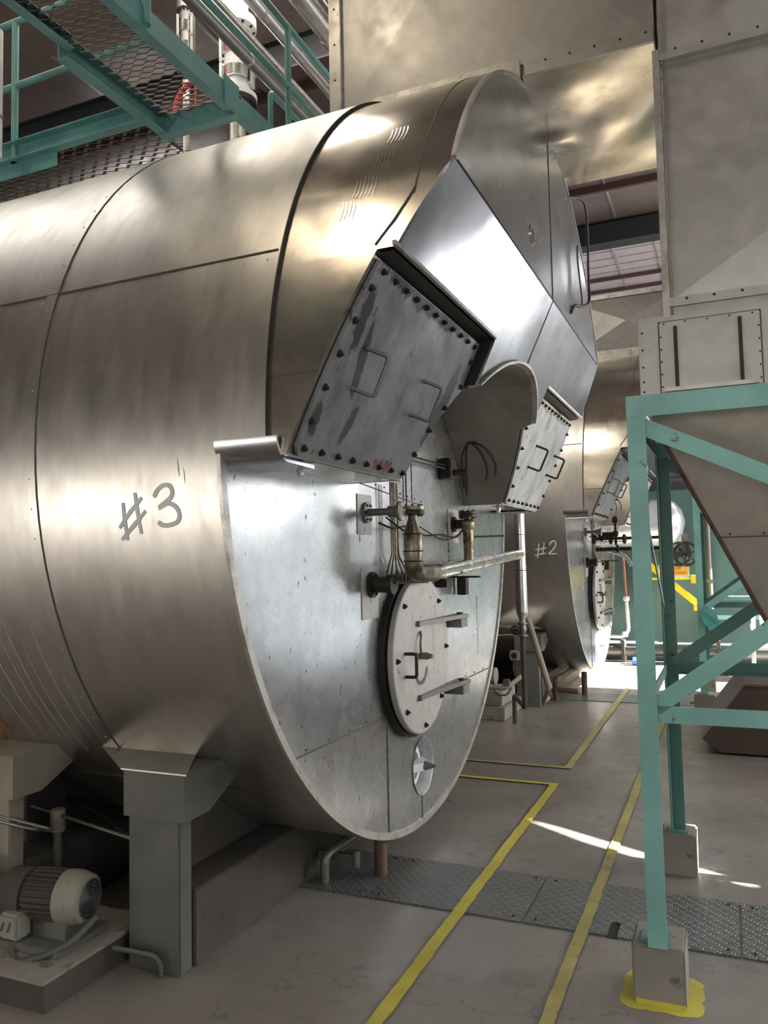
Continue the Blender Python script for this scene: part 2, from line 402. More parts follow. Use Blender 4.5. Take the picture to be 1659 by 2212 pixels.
# ceiling: near bay darker panels, far bay pink ones, purlins, beam
struct('ceiling', B(X0, X1, Y0, Y1, ZC, ZC+.1), 'roof')
struct('ceiling_far', B(X0, X1, Y1, 17.2, ZC-.05, ZC+.05), 'cladding')
struct('trim_1', B(X0, X1, Y1-.25, Y1+.05, ZC-.38, ZC-.06), 'beam_dark')
k = 2
for y in (1.5, 4.5, 7.5, 9.6, 11.5):
    struct(f'trim_{k}', B(X0, X1, y, y+.06, ZC-.10, ZC-.002), 'purlin'); k += 1
for y in (13.3, 13.65, 14.0, 14.35, 14.7, 15.05):
    struct(f'trim_{k}', B(X0, X1, y, y+.02, ZC-.062, ZC-.052), 'lip'); k += 1
for y in (15.3, 16.0):
    struct(f'trim_{k}', B(X0, X1, y, y+.05, ZC-.12, ZC-.052), 'purlin'); k += 1
for x in (-6.3, -4.6, -2.9, -1.4, .1, 1.6, 3.1):
    struct(f'trim_{k}', B(x, x+.03, 6, Y1-.26, ZC-.02, ZC-.001), 'lip'); k += 1
for x in (-6.3, -4.6, -2.9, -1.6, -.9, .1, 1.6, 3.1):
    struct(f'trim_{k}', B(x, x+.03, Y1+.06, 17, ZC-.07, ZC-.051), 'lip'); k += 1
# windows, skylights and added unseen fill panels: frame + glowing pane
wn = [0]
def window(axis, at, a0, a1, z0, z1, mat, depth=.04, bars=3):
    wn[0] += 1; nm = f'window_{wn[0]}'
    e = bpy.data.objects.new(nm, None); COL.objects.link(e); e['kind'] = 'structure'; OFF[e.name] = Vector()
    def bx(u0, u1, v0, v1, d0, d1, bm):
        if axis == 'x': return box(bm, at+d0, at+d1, u0, u1, v0, v1)
        if axis == 'y': return box(bm, u0, u1, at+d0, at+d1, v0, v1)
        return box(bm, u0, u1, v0, v1, at+d0, at+d1)
    s = -1 if at > 0 else 1
    d = sorted((0.001*s, depth*s)); d2 = sorted((depth*s*.4, depth*s*1.6))
    obj('pane', bx(a0, a1, z0, z1, *d, bmesh.new()), mat, e)
    bm = bmesh.new(); n = bars
    for i in range(n+1):
        c = a0 + (a1-a0)*i/n; bx(c-.03, c+.03, z0, z1, *d2, bm)
    for z in (z0, z1): bx(a0, a1, z-.03, z+.03, *d2, bm)
    obj('window_frame', bm, 'purlin', e)
window('z', ZC, -3.5, -2.75, -.2, 1.45, 'glow_lamp', bars=1)
window('z', ZC, -4.4, -1.9, 3.8, 6.1, 'glow_top')
window('z', ZC, -9.0, -4.7, 2.4, 4.6, 'glow_soft', bars=5)
window('z', ZC, 2.2, 4.2, -2.0, 3.0, 'glow_soft')  # unseen roof panel added as soft fill
window('z', ZC-.05, -8.0, -3.2, 13.6, 15.6, 'glow_far', bars=4)
window('z', ZC-.05, .2, 3.6, 13.6, 15.6, 'glow_far', bars=4)
window('y', Y1, -.6, 1.2, 3.35, 5.1, 'glow_side', bars=2)
window('z', ZC, .45, .95, 11.3, 11.9, 'glow_top', bars=1)
window('x', X1, -3.5, 1.0, 1.6, 3.6, 'glow_side')
window('x', X1, 3.5, 11.5, 1.3, 4.0, 'glow_mid', bars=5)  # unseen panel stretched along the wall to brighten the floor
window('y', Y1, 2.0, 4.2, 2.1, 3.45, 'glow_far', bars=2)
window('y', Y1, 1.0, 4.4, .05, 1.5, 'glow_side', bars=3)
window('x', X1, 13.4, 16.6, 2.5, 6.2, 'glow_far', bars=2)  # unseen panel added to light the far bay ceiling
window('x', X0, 13.4, 16.6, 2.5, 6.2, 'glow_far', bars=2)  # opposite added panel, lights the same ceiling from out of view
window('y', Y0, -11.0, -5.8, .1, 1.7, 'glow_back', bars=5)
window('y', Y0, -2.5, 3.0, 1.8, 3.4, 'glow_soft', bars=5)  # unseen panel behind the camera, soft fill for hopper and ducts
# floor cracks/joints are in the material; painted lines
def line(x0, x1, y0, y1, mat, label, grp=None):
    bm = bmesh.new(); n = max(2, int(max(x1-x0, y1-y0)/.05)); horiz = (x1-x0) > (y1-y0); top = []; bot = []
    for i in range(n+1):
        t = i/n
        if horiz:
            x = x0+(x1-x0)*t; top.append((x, y1+random.uniform(-.003, .003))); bot.append((x, y0+random.uniform(-.003, .003)))
        else:
            y = y0+(y1-y0)*t; top.append((x1+random.uniform(-.003, .003), y)); bot.append((x0+random.uniform(-.003, .003), y))
    z = .0085
    a = [bm.verts.new((*p, z)) for p in top]; b = [bm.verts.new((*p, z)) for p in bot]
    for i in range(n): bm.faces.new((a[i], a[i+1], b[i+1], b[i]))
    o = obj('floor_line', bm, mat); tag(o, label, 'floor marking', grp); return o
line(-1.222, -1.165, 1.2, 5.735, 'yellow', 'bright yellow floor line running from the bottom edge past the nearest boiler front')
line(-.668, -.616, 1.2, 12.4, 'yellow_old', 'faded yellow floor line running just left of the teal support frame')
line(-4.6, -1.222, 5.69, 5.735, 'yellow', 'short yellow cross line meeting the end of the bright near line')
line(-4.6, -1.215, 6.165, 6.21, 'yellow_old', 'short yellow cross line at the start of the distant line')
line(-1.215, -1.155, 6.165, 12.2, 'yellow_old', 'yellow floor line continuing away past the second boiler')

# trench cover plates
def plate(x0, x1, y0, y1, label, slot=None):
    b0 = B(x0+.004, x1-.004, y0, y1, .0005, .007)
    if slot:
        cb = bmesh.new()
        prism(cb, [(slot[0]+.022*math.cos(a)+(0), (slot[2] if math.sin(a) > 0 else slot[1])+.022*math.sin(a), -.05) for a in [2*PI*(i+.5)/16 for i in range(16)]], (0, 0, .2))
        me = boolean(b0, [cb], ['DIFFERENCE'])
    else: me = b0
    t = thing('trench_cover', ((x0+x1)/2, (y0+y1)/2, 0), label, 'floor plate', 'checker plates over the floor trench')
    obj('plate', me, 'checker', t)
    for x in (x0+.05, x1-.05):
        for y in (y0+.04, y1-.04): bolt((x, y, .003), (0, 0, 1), t, .6)
    if slot: obj('lift_slot', B(slot[0]-.022, slot[0]+.022, slot[1]-.02, slot[2]+.02, .0003, .0012), 'black', t)
plate(-4.6, -3.1, 3.53, 4.065, 'checker plate trench cover furthest left, under the nearest boiler')
plate(-3.1, -1.66, 3.53, 4.065, 'checker plate trench cover directly below the nearest boiler front')
plate(-1.66, -.90, 3.53, 4.065, 'checker plate trench cover crossed by the bright yellow line')
plate(-.90, -.016, 3.53, 4.065, 'checker plate trench cover with a dark lifting slot beside the teal post', (-.518, 3.54, 3.65))
plate(-.016, 1.6, 3.53, 4.065, 'checker plate trench cover at the right edge of the picture')
plate(-3.2, -.02, 9.15, 9.68, 'distant checker plate trench cover beside the second boiler', (-.42, 9.25, 9.36))

# ------------------------------------------------------------------ boiler
CY, CZ, R = 4.30, 2.085, 1.96
def cyl_pt(x, z, r=R, near=True):
    return Vector((x, CY - math.sqrt(max(0, r*r-(z-CZ)**2))*(1 if near else -1), z))
def ring(bm, x0, x1, r0, r1, a0=0, a1=2*PI, n=128):
    full = abs(a1-a0-2*PI) < 1e-6; S = []
    for i in range(n+1 if not full else n):
        a = a0+(a1-a0)*i/n; c, s = math.cos(a), math.sin(a)
        S.append([bm.verts.new((x, CY+r*c, CZ+r*s)) for x, r in ((x0, r0), (x1, r0), (x1, r1), (x0, r1))])
    m = len(S)
    for i in range(m if full else m-1):
        a, b = S[i], S[(i+1) % m]
        for k in range(4): bm.faces.new((a[k], a[(k+1) % 4], b[(k+1) % 4], b[k]))
    if not full: bm.faces.new(S[0]); bm.faces.new(S[-1][::-1])
    return bm
def arc_pts(x, a0, a1, r, n=60):
    return [Vector((x, CY+r*math.cos(a0+(a1-a0)*i/n), CZ+r*math.sin(a0+(a1-a0)*i/n))) for i in range(n+1)]
ZB = 1.98               # underside of the hood
aL = PI - math.asin((2.0-CZ)/R); aR = math.asin((2.0-CZ)/R)
KX = .46                # slope of the undercut planes
def px(z, off=0): return -.83-off-KX*(3.03-z)
AZ, AR = 1.716, .954    # arch centre height, radius
NH = Vector((1, 0, -KX)).normalized()

def build_boiler():
    root = thing('boiler', (-5, CY, 0), 'large horizontal aluminium clad boiler in the foreground painted #3', 'boiler', 'clad boilers in a row')
    bm = bmesh.new()
    ring(bm, -11, -1.65, R-.03, R)
    ring(bm, -1.65, -1.45, R-.028, R, aR, aL)
    lathe(bm, (-11.05, CY, CZ), (1, 0, 0), [(R-.02, 0), (R-.02, .06)], 96)
    obj('shell', bm, 'jacket', root, 30)
    # overlapping jacket sheets (step + dark lap line)
    for x in (-2.53, -3.75, -5.3, -7.2):
        bm = ring(bmesh.new(), x-.10 if x < -2.6 else x-.06, x, R-.001, R+.004)
        s = obj('lap_band', bm, 'jacket', root, 30)
        bm = bmesh.new(); tube(bm, arc_pts(x+.002, .05, 2*PI+.0, R+.001, 110), .0035, 6)
        sm = obj('seam', bm, 'seam', s, 60)
        bm = bmesh.new()
        for k in range(46):
            a = PI*.55+k*PI*.9/46; lathe(bm, (x-.03, CY+(R+.003)*math.cos(a), CZ+(R+.003)*math.sin(a)), (0, math.cos(a), math.sin(a)), [(.0045, 0), (.003, .003)], 6)
        obj('rivet_row', bm, 'lip', s, 60)
    bm = bmesh.new()
    z = 2.755
    bar(bm, cyl_pt(-11, z, R+.001), cyl_pt(-1.46, z, R+.001), .006, .006)
    z2 = .62
    bar(bm, cyl_pt(-11, z2, R+.001), cyl_pt(-1.9, z2, R+.001), .006, .006)
    obj('long_seam', bm, 'seam', root)
    bm = bmesh.new()
    for k in range(60):
        x = -7.4+k*.1; p = cyl_pt(x, 2.72, R+.001); lathe(bm, p, (0, p.y-CY, p.z-CZ), [(.0045, 0), (.003, .003)], 6)
    obj('rivet_row', bm, 'lip', root, 60)
    # old drips, scratches and a rust bloom on the jacket
    def arc_mark(x0_, x1_, z0_, z1_, wd_, mat, nm):
        bm = bmesh.new(); n_ = 24; P = []
        for k in range(n_+1):
            t_ = k/n_; z_ = z0_+(z1_-z0_)*t_; P.append(cyl_pt(x0_+(x1_-x0_)*t_+random.uniform(-.002, .002), z_, R+.0006))
        L = []
        for k, p in enumerate(P):
            w_ = wd_*(.3+.7*math.sin(PI*min(1, max(0, k/n_))))*random.uniform(.7, 1.2)
            L.append((bm.verts.new(p-Vector((w_/2, 0, 0))), bm.verts.new(p+Vector((w_/2, 0, 0)))))
        for a, b in zip(L, L[1:]): bm.faces.new((a[0], a[1], b[1], b[0]))
        obj(nm, bm, mat, root)['kind'] = 'stuff'
    for x0_, x1_, za, zb_, w_ in ((-2.86, -2.80, 1.55, .80, .006), (-2.92, -2.84, 1.50, .78, .005), (-3.0, -2.93, 1.6, .85, .007), (-2.78, -2.74, 1.35, .75, .004), (-2.70, -2.66, 1.45, .80, .004), (-3.10, -3.0, 1.45, .80, .006), (-2.62, -2.60, 1.2, .8, .003)):
        arc_mark(x0_, x1_, za, zb_, w_, 'drip', 'drip_mark')
    for x0_, x1_, za, zb_, w_ in ((-1.83, -1.825, 2.0, 1.93, .004), (-1.805, -1.80, 1.96, 1.90, .003), (-1.72, -1.73, 2.35, 2.31, .004), (-1.98, -2.0, 2.27, 2.20, .003)):
        arc_mark(x0_, x1_, za, zb_, w_, 'dirt_mark', 'scratch_mark')
    bm = bmesh.new(); P = []
    for k in range(36):
        a = 2*PI*k/36; rr_ = random.uniform(.8, 1.15)
        P.append((-3.28+.16*math.cos(a)*rr_, 1.02+.26*math.sin(a)*rr_))
    c_ = bm.verts.new(cyl_pt(-3.28, 1.02, R+.004)); vs = [bm.verts.new(cyl_pt(x_, z_, R+.0012)) for x_, z_ in P]
    ms = [bm.verts.new(cyl_pt((x_-3.28)/2, (z_+1.02)/2, R+.002)) for x_, z_ in P]
    for k in range(36):
        bm.faces.new((c_, ms[k], ms[(k+1) % 36])); bm.faces.new((ms[k], vs[k], vs[(k+1) % 36], ms[(k+1) % 36]))
    obj('rust_bloom', bm, 'rust_bloom', root, 60)['kind'] = 'stuff'
    # front plate with port hole
    pl = lathe(bmesh.new(), (-1.68, CY, CZ), (1, 0, 0), [(R-.03, 0), (R-.03, .03)], 128)
    hole = lathe(bmesh.new(), (-1.75, 4.30, .44), (1, 0, 0), [(.155, 0), (.155, .2)], 48)
    fp = obj('front_plate', boolean(pl, [hole], ['DIFFERENCE']), 'face', root, 30)
    bm = bmesh.new()
    ring(bm, -1.655, -1.640, R-.03, R+.004, aL, aR+2*PI, 110)
    obj('edge_trim', bm, 'lip', fp, 40)
    bm = bmesh.new()
    xs = -1.6495
    tube(bm, [(xs, 2.86, .809), (xs, 3.84, .809)], .0035, 6); tube(bm, [(xs, 4.45, .809), (xs, 5.7, .809)], .0035, 6)
    tube(bm, [(xs, 3.80, .20), (xs, 3.80, .80)], .005, 6)
    tube(bm, [(xs, 4.23, 1.95), (xs, 4.23, 2.6)], .0035, 6); tube(bm, [(xs, 4.10, 1.9), (xs, 4.10, 2.5)], .003, 6)
    tube(bm, [(xs, 3.45, 2.0), (xs, 4.4, 1.93)], .003, 6)
    tube(bm, [(xs, 4.28, .14), (xs, 4.28, .29)], .004, 6)
    for k in range(14): lathe(bm, (xs, 2.95+k*.2, .825), (1, 0, 0), [(.005, 0), (.004, .004)], 6)
    for k in range(9): lathe(bm, (xs, 3.5+k*.11, 2.02-k*.008), (1, 0, 0), [(.005, 0), (.004, .004)], 6)
    obj('plate_seam', bm, 'seam', fp, 60)
    for (y, z, w_, h_) in ((3.57, 1.84, .17, .20), (5.0, 1.44, .10, .12), (4.96, 1.83, .2, .22), (3.62, 1.45, .2, .26)):
        bm = B(-1.651, -1.645, y-w_/2, y+w_/2, z-h_/2, z+h_/2, .002)
        obj('patch_panel', bm, 'door', root)
    def streak(parent, y_, z0_, z1_, wd_):
        bm = bmesh.new(); z_ = z0_
        while z_ > z1_:
            l_ = random.uniform(.015, .05); ribbon(bm, [(-1.6495, y_+random.uniform(-.004, .004), z_), (-1.6495, y_+random.uniform(-.006, .006), z_-l_*.5), (-1.6495, y_+random.uniform(-.004, .004), z_-l_)], (1, 0, 0), wd_*random.uniform(.3, 1), .0008); z_ -= l_*random.uniform(.9, 1.8)
        obj('soot_streak', bm, 'soot', parent)['kind'] = 'stuff'
    streak(fp, 3.802, .82, .17, .016); streak(fp, 3.72, 1.42, 1.12, .012); streak(fp, 5.45, 1.35, .95, .008); streak(fp, 4.86, 1.85, 1.55, .03); streak(fp, 3.78, 1.40, 1.2, .014)
    # ---------------- hood
    prof = [(-1.66, ZB), (px(ZB, .07)+.0, ZB), (px(2.68, .07), 2.68), (px(2.68), 2.68), (px(3.03), 3.03), (-.83, 4.2), (-1.66, 4.2)]
    body = prism(bmesh.new(), [(x, CY-2.2, z) for x, z in prof], (0, 4.4, 0))
    rc = lathe(bmesh.new(), (-1.9, CY, CZ), (1, 0, 0), [(R-.014, 0), (R-.014, 1.05), (R-.024, 1.072), (R-.024, 1.6)], 160)
    zt = [(2.44, None)]
    plate_ = prism(bmesh.new(), [(px(2.67, .08), 3.70, 2.67), (px(2.30, .08), 3.70, 2.30), (px(2.30), 3.70, 2.30), (px(2.67), 3.70, 2.67)], (0, 1.22, 0))
    arch = lathe(bmesh.new(), (-1.8, CY+.01, AZ), (1, 0, 0), [(AR, 0), (AR, 1.4)], 96)
    me = boolean(rc, [body, plate_, arch], ['INTERSECT', 'UNION', 'DIFFERENCE'])
    hood = obj('smokebox_hood', me, 'hood', root, 25)
    # polished cover sheets on the front of the hood
    def clipc(y, z, r=R-.048): return y
    # vertical sheet (segment of circle above z=3.03)
    rr = R-.024; bm = bmesh.new(); zc = 3.03; a0 = math.asin((zc-CZ)/rr)
    pts = [(-.829, CY+rr*math.cos(a), CZ+rr*math.sin(a)) for a in [a0+(PI-2*a0)*i/48 for i in range(49)]]
    prism(bm, pts, (.006, 0, 0)); up = obj('upper_cover', bm, 'cover', hood)
    # sloping sheet with arch cut
    N = 40; L = []
    def half(z): return math.sqrt(rr*rr-(z-CZ)**2)
    out = [(CY-half(z), z) for z in [2.685+(3.03-2.685)*i/8 for i in range(9)]]
    out += [(CY+half(z), z) for z in [3.03-(3.03-2.685)*i/8 for i in range(9)]]
    out += [(4.925, 2.685)]
    aa = math.asin((2.455-AZ)/AR); out += [(CY+.01+(AR+.0)*math.cos(aa+(PI-2*aa)*i/24), AZ+AR*math.sin(aa+(PI-2*aa)*i/24)) for i in range(25)]
    out += [(3.70, 2.685)]
    def onp(y, z, e): v = Vector((px(z), y, z)); return v + NH*e
    bm = bmesh.new(); prism(bm, [onp(y, z, .001) for y, z in out], NH*.006)
    lo = obj('sloping_cover', bm, 'cover', hood)
    bm = bmesh.new()
    tube(bm, [onp(4.335, 3.03, .007), onp(4.335, 2.672, .007)], .004, 6)
    tube(bm, [(-.822, 4.335, 3.04), (-.822, 4.335, 3.98)], .003, 6)
    tube(bm, [(-.822, 2.64, 3.035), (-.822, 5.96, 3.035)], .003, 6)
    obj('cover_seam', bm, 'seam', hood, 60)
    # folded edges
    bm = bmesh.new(); ring(bm, -.835, -.818, rr-.002, rr+.012, a0, PI-a0, 60)
    obj('hood_rim', bm, 'lip', hood, 40)
    for a_, b_ in ((2.42, 3.70), (4.93, 6.17)):
        bm = bmesh.new(); bar(bm, onp(a_, 2.683, .004), onp(b_, 2.683, .004), .014, .016); obj('drip_ledge', bm, 'lip', hood)
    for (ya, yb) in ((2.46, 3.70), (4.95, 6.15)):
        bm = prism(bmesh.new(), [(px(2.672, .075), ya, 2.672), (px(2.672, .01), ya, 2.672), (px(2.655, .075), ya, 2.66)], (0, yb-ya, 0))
        obj('ledge_gasket', bm, 'black', hood)  # black strip put under the ledge in place of its shadow
    # arch lip: band following arch on the sloping plane
    bm = bmesh.new(); S = []
    n = 64; a1 = math.asin((2.10-AZ)/AR)
    for i in range(n+1):
        a = a1*0+math.asin((2.455-AZ)/AR) + (PI-2*math.asin((2.455-AZ)/AR))*i/n
        y = CY+.01+AR*math.cos(a); z = AZ+AR*math.sin(a)
        r = []
        for rad, e in ((AR-.004, -.10), (AR-.004, .03), (AR+.008, .03), (AR+.008, -.005)):
            yy = CY+.01+rad*math.cos(a); zz = AZ+rad*math.sin(a); r.append(bm.verts.new((px(zz)+e, yy, zz)))
        S.append(r)
    for a, b in zip(S, S[1:]):
        for k in range(4): bm.faces.new((a[k], a[(k+1) % 4], b[(k+1) % 4], b[k]))
    bm.faces.new(S[0]); bm.faces.new(S[-1][::-1])
    obj('arch_lip', bm, 'lip', hood, 30)
    # arch lining (dull sheet inside the opening)
    bm = bmesh.new(); S = []; n = 64; al = math.asin((ZB-AZ)/AR)
    for i in range(n+1):
        a = al+(PI-2*al)*i/n; c, s = math.cos(a), math.sin(a)
        z = AZ+AR*s; xe = px(z, .075) if z < 2.45 else px(z, .0)
        S.append([bm.verts.new(v) for v in ((-1.648, CY+.01+AR*c, AZ+AR*s), (xe-.003, CY+.01+AR*c, AZ+AR*s), (xe-.003, CY+.01+(AR-.006)*c, AZ+(AR-.006)*s), (-1.648, CY+.01+(AR-.006)*c, AZ+(AR-.006)*s))])
    for a, b in zip(S, S[1:]):
        for k in range(4): bm.faces.new((a[k], a[(k+1) % 4], b[(k+1) % 4], b[k]))
    bm.faces.new(S[0]); bm.faces.new(S[-1][::-1])
    ar = obj('arch_lining', bm, 'arch', hood, 30, label='dull dark lining sheet inside the arch')
    bm = bmesh.new()
    aw = lambda x, z: (x, CY-.008+math.sqrt(AR*AR-(z-AZ)**2), z)
    tube(bm, smooth_pts([aw(*q) for q in [(-1.63, 2.10), (-1.61, 2.28), (-1.53, 2.37), (-1.44, 2.34), (-1.39, 2.24), (-1.40, 2.17)]]), .004, 6)
    tube(bm, smooth_pts([aw(*q) for q in [(-1.62, 2.05), (-1.59, 2.24), (-1.54, 2.37), (-1.48, 2.33), (-1.45, 2.22), (-1.47, 2.14)]]), .004, 6)
    obj('loose_cable', bm, 'black', ar, 60)
    # underside folds / bottom edge flange
    for ya, yb in ((2.37, 3.40), (5.22, 6.23)):
        obj('bottom_roll', tube(bmesh.new(), [(px(ZB, .075)-.0, ya, ZB+.004), (px(ZB, .075), yb, ZB+.004)], .010, 8), 'lip', hood, 60)
    for ya in (3.694, 4.922):
        bm = prism(bmesh.new(), [(px(2.67, .078), ya, 2.665), (px(2.46, .078), ya, 2.46), (px(2.46, .004), ya, 2.46), (px(2.67, .004), ya, 2.665)], (0, .006, 0)); obj('edge_gasket', bm, 'black', hood)  # thin black strip stands in for the shaded gap beside the hatch
    # side ledge sheets where the hood meets the shell
    for sgn in (-1, 1):
        ya = CY+sgn*1.967; yb = CY+sgn*1.80
        bm = bmesh.new(); P = []
        for k in range(13):
            a = PI+k*PI/2/12; P.append((-1.66, ya+sgn*.006-sgn*(.085+.085*math.cos(a)), 2.045+.085*math.sin(a)))
        P += [(-1.66, CY+sgn*1.70, 1.955), (-1.66, CY+sgn*1.70, 1.972)]
        for k in range(12, -1, -1):
            a = PI+k*PI/2/12; P.append((-1.66, ya+sgn*.006-sgn*(.085+.073*math.cos(a)), 2.045+.073*math.sin(a)))
        prism(bm, P, (.258, 0, 0))
        obj('side_ledge', bm, 'cover', hood, 40)
    # lap straps on the hood side
    bm = bmesh.new()
    ring(bm, -.953, -.948, R-.015, R-.0115, math.asin((2.9-CZ)/R), PI-math.asin((2.9-CZ)/R), 90)
    pts = [cyl_pt(x, z, R-.012) for x, z in [(-.95, 2.92), (-.975, 2.86), (-1.01, 2.79), (-1.07, 2.70)]]
    tube(bm, pts, .004, 6)
    bar(bm, cyl_pt(-1.45, 2.26, R-.013), cyl_pt(-1.25, 2.26, R-.013), .004, .004)
    obj('hood_seam', bm, 'seam', hood, 60)
    bm = ring(bmesh.new(), -1.452, -1.446, R-.018, R+.001, aR+.02, aL-.02, 110)
    obj('shell_edge', bm, 'steel', root, 40)
    # sight port on the upper cover
    sp = obj('sight_port', lathe(bmesh.new(), (-.825, 3.85, 3.22), (1, 0, 0), [(.05, 0), (.05, .008), (.038, .008), (.036, .003)], 32), 'pipe_alu', hood, 40)
    obj('sight_glass', lathe(bmesh.new(), (-.823, 3.85, 3.22), (1, 0, 0), [(.036, 0), (.036, .004)], 32), 'black', sp, 40)
    # capillary conduits at far side of the cover
    bm = bmesh.new()
    tube(bm, smooth_pts([(-.83, 4.90, 3.86), (-.76, 5.15, 3.93), (-.76, 5.30, 3.80), (-.77, 5.34, 3.55), (-.77, 5.34, 3.36)]), .008, 8)
    tube(bm, smooth_pts([(-.77, 5.34, 3.40), (-.77, 5.30, 3.30), (-.78, 5.05, 3.20), (-.80, 4.92, 3.17), (-.82, 4.9, 3.12)]), .010, 8)
    tube(bm, smooth_pts([(-.80, 5.10, 3.62), (-.80, 5.10, 3.5), (-.79, 5.14, 3.3), (-.80, 5.2, 3.25)]), .005, 8)
    obj('conduit', bm, 'steel', hood, 60)
    # ---------------- hatches
    def hatch(y0, y1, arch_side, label):
        # outline (y,z) on recessed plane
        zt_, zb_ = 2.655, ZB+.005
        def oy(z):   # outer edge follows the hood side
            return CY - (math.sqrt((R-.04)**2-(z-CZ)**2)) if arch_side > 0 else CY + math.sqrt((R-.04)**2-(z-CZ)**2)
        def iy(z):   # inner edge follows the arch
            hw = math.sqrt(max(0, (AR+.012)**2-(z-AZ)**2)); hw = max(hw, .645)
            return CY+.01-hw if arch_side > 0 else CY+.01+hw
        zz = [zb_+(zt_-zb_)*i/24 for i in range(25)]
        def P(y, z, e): return Vector((px(z, .07), y, z)) + NH*e
        # rounded bottom outer corner
        o_ = [(oy(z), z) for z in zz]; i_ = [(iy(z), z) for z in zz]
        sgn = 1 if arch_side > 0 else -1
        o_[0] = (o_[0][0]+sgn*.03, o_[0][1]); i_[0] = (i_[0][0]-sgn*.03, i_[0][1])
        poly = o_ + i_[::-1]
        bm = prism(bmesh.new(), [P(y, z, .004) for y, z in poly], NH*.014)
        h = obj('access_hatch', bm, 'hatch' if arch_side > 0 else 'hatch_pale', root, None, label=label)
        bm = prism(bmesh.new(), [P(y, z, -.001) for y, z in poly], NH*.004)
        obj('gasket', bm, 'black', h)
        e = .018
        for k in range(11):
            t = (k+.5)/11; z = zt_-.025; y = oy(z)+(iy(z)-oy(z))*t; bolt(P(y, z, e), NH, h, .95)
        for k in range(8):
            t = (k+.35)/7.7; z = zb_+.03; y = oy(z)+(iy(z)-oy(z))*t; bolt(P(y, z, e), NH, h)
        for k in range(5):
            z = zb_+.12+k*.115; bolt(P(oy(z)+sgn*.03, z, e), NH, h); bolt(P(iy(z)-sgn*.03, z, e), NH, h)
        # runs of dirt below the ledge and at the edge
        for ys in ((2.61, 3.20) if arch_side > 0 else (5.42, 6.02)):
            bm = bmesh.new(); a = P(ys, 2.392, e); b = P(ys, 2.25, e); s = Vector((0, .02, 0))
            tube(bm, [a-s*0, a+NH*.085+s, b+NH*.085+s, b], .0075, 10, rad=.018)
            for q in (a, b): lathe(bm, q, NH, [(.012, 0), (.010, .006)], 10)
            obj('handle', bm, 'grey_steel' if arch_side > 0 else 'black', h, 60)
        return h
    def blot(h, ys, e=.0185, mat='soot'):
        # irregular dirt mark on a hatch: (y, z) outline
        P = []
        n_ = len(ys)
        for i in range(n_):
            a = Vector(ys[i]); b = Vector(ys[(i+1) % n_])
            for k in range(7):
                q = a.lerp(b, k/7); P.append((q.x+random.uniform(-.009, .009), q.y+random.uniform(-.007, .007)))
        bm = bmesh.new(); vs = [bm.verts.new(Vector((px(z, .07), y, z))+NH*e) for y, z in P]
        f = bm.faces.new(vs); bmesh.ops.triangulate(bm, faces=[f])
        o = obj('soot_mark', bm, mat, h); return o
    hL = hatch(2.45, 3.7, 1, 'bolted grey hatch on the near leg of the hood, streaked with soot')
    hR = hatch(4.95, 6.2, -1, 'bolted hatch on the far leg of the hood, paler')
    blot(hR, [(5.06, 2.64), (5.3, 2.60), (5.6, 2.61), (6.0, 2.60), (6.1, 2.64)], mat='chalk_dirt')
    for k in range(4): blot(hL, [(3.02+.05*k, 2.04), (3.05+.05*k, 2.045), (3.06+.05*k, 2.01), (3.03+.05*k, 2.0)], mat='chalk')
    # bright rub marks on the side of the hood
    bm = bmesh.new()
    for cx_, cz_, n_, l_ in ((-1.08, 3.24, 5, .09), (-1.10, 3.10, 5, .09), (-1.15, 2.98, 6, .10), (-1.20, 2.88, 4, .08)):
        for k in range(n_):
            x_ = cx_+(k-n_/2)*.016; q = [cyl_pt(x_+.006*math.sin(t_*3.1), cz_+l_*(t_-.5)*random.uniform(.8, 1.1), R-.0125) for t_ in (0, .33, .66, 1)]
            ribbon(bm, q, (0, q[0].y-CY, q[0].z-CZ), .004, .0006)
    obj('rub_marks', bm, 'pipe_alu', hood)['kind'] = 'stuff'
    # wash-out plugs under the hood
    for y in (2.62, 5.45):
        bm = bmesh.new(); lathe(bm, (-1.47, y, ZB), (0, 0, -1), [(.045, 0), (.045, .004), (.018, .004), (.018, .03), (.012, .03), (.012, .045)], 20)
        obj('drain_plug', bm, 'lip', hood, 40)
    # ---------------- manhole door
    dy, dz = 4.145, 1.09
    dr = obj('manhole_door', lathe(bmesh.new(), (-1.605, dy, dz), (1, 0, 0), [(.425, 0), (.43, .004), (.43, .030), (.424, .035)], 96), 'door', root, 30)
    obj('door_ring', lathe(bmesh.new(), (-1.65, dy, dz), (1, 0, 0), [(.45, 0), (.45, .035), (.42, .035), (.42, .046)], 96), 'black', dr, 30)
    for y, z in ((4.409, 1.368), (4.521, 1.095), (4.416, .817), (4.152, .70), (3.884, .816), (3.767, 1.092), (3.876, 1.367)):
        bolt((-1.57, y, z), (1, 0, 0), dr, 1.1)
    for z in (1.262, .862):
        bm = bmesh.new()
        prism(bm, [(-1.572, 4.06, z-.012), (-1.572, 4.62, z-.012), (-1.572, 4.72, z-.012), (-1.48, 4.72, z-.012), (-1.50, 4.62, z-.012), (-1.555, 4.06, z-.012)], (0, 0, .024))
        st = obj('hinge_strap', bm, 'grey_steel', dr)
        obj('strap_end', lathe(bmesh.new(), (-1.57, 4.06, z), (1, 0, 0), [(.016, 0), (.016, .022)], 16), 'grey_steel', st, 40)
        bm = B(-1.645, -1.49, 4.60, 4.72, z-.065, z-.014); obj('hinge_block', bm, 'grey_steel', dr)
        bm = lathe(bmesh.new(), (-1.52, 4.66, z+.012), (0, 0, 1), [(.02, 0), (.02, .012)], 12); obj('hinge_pin', bm, 'steel', st, 40)
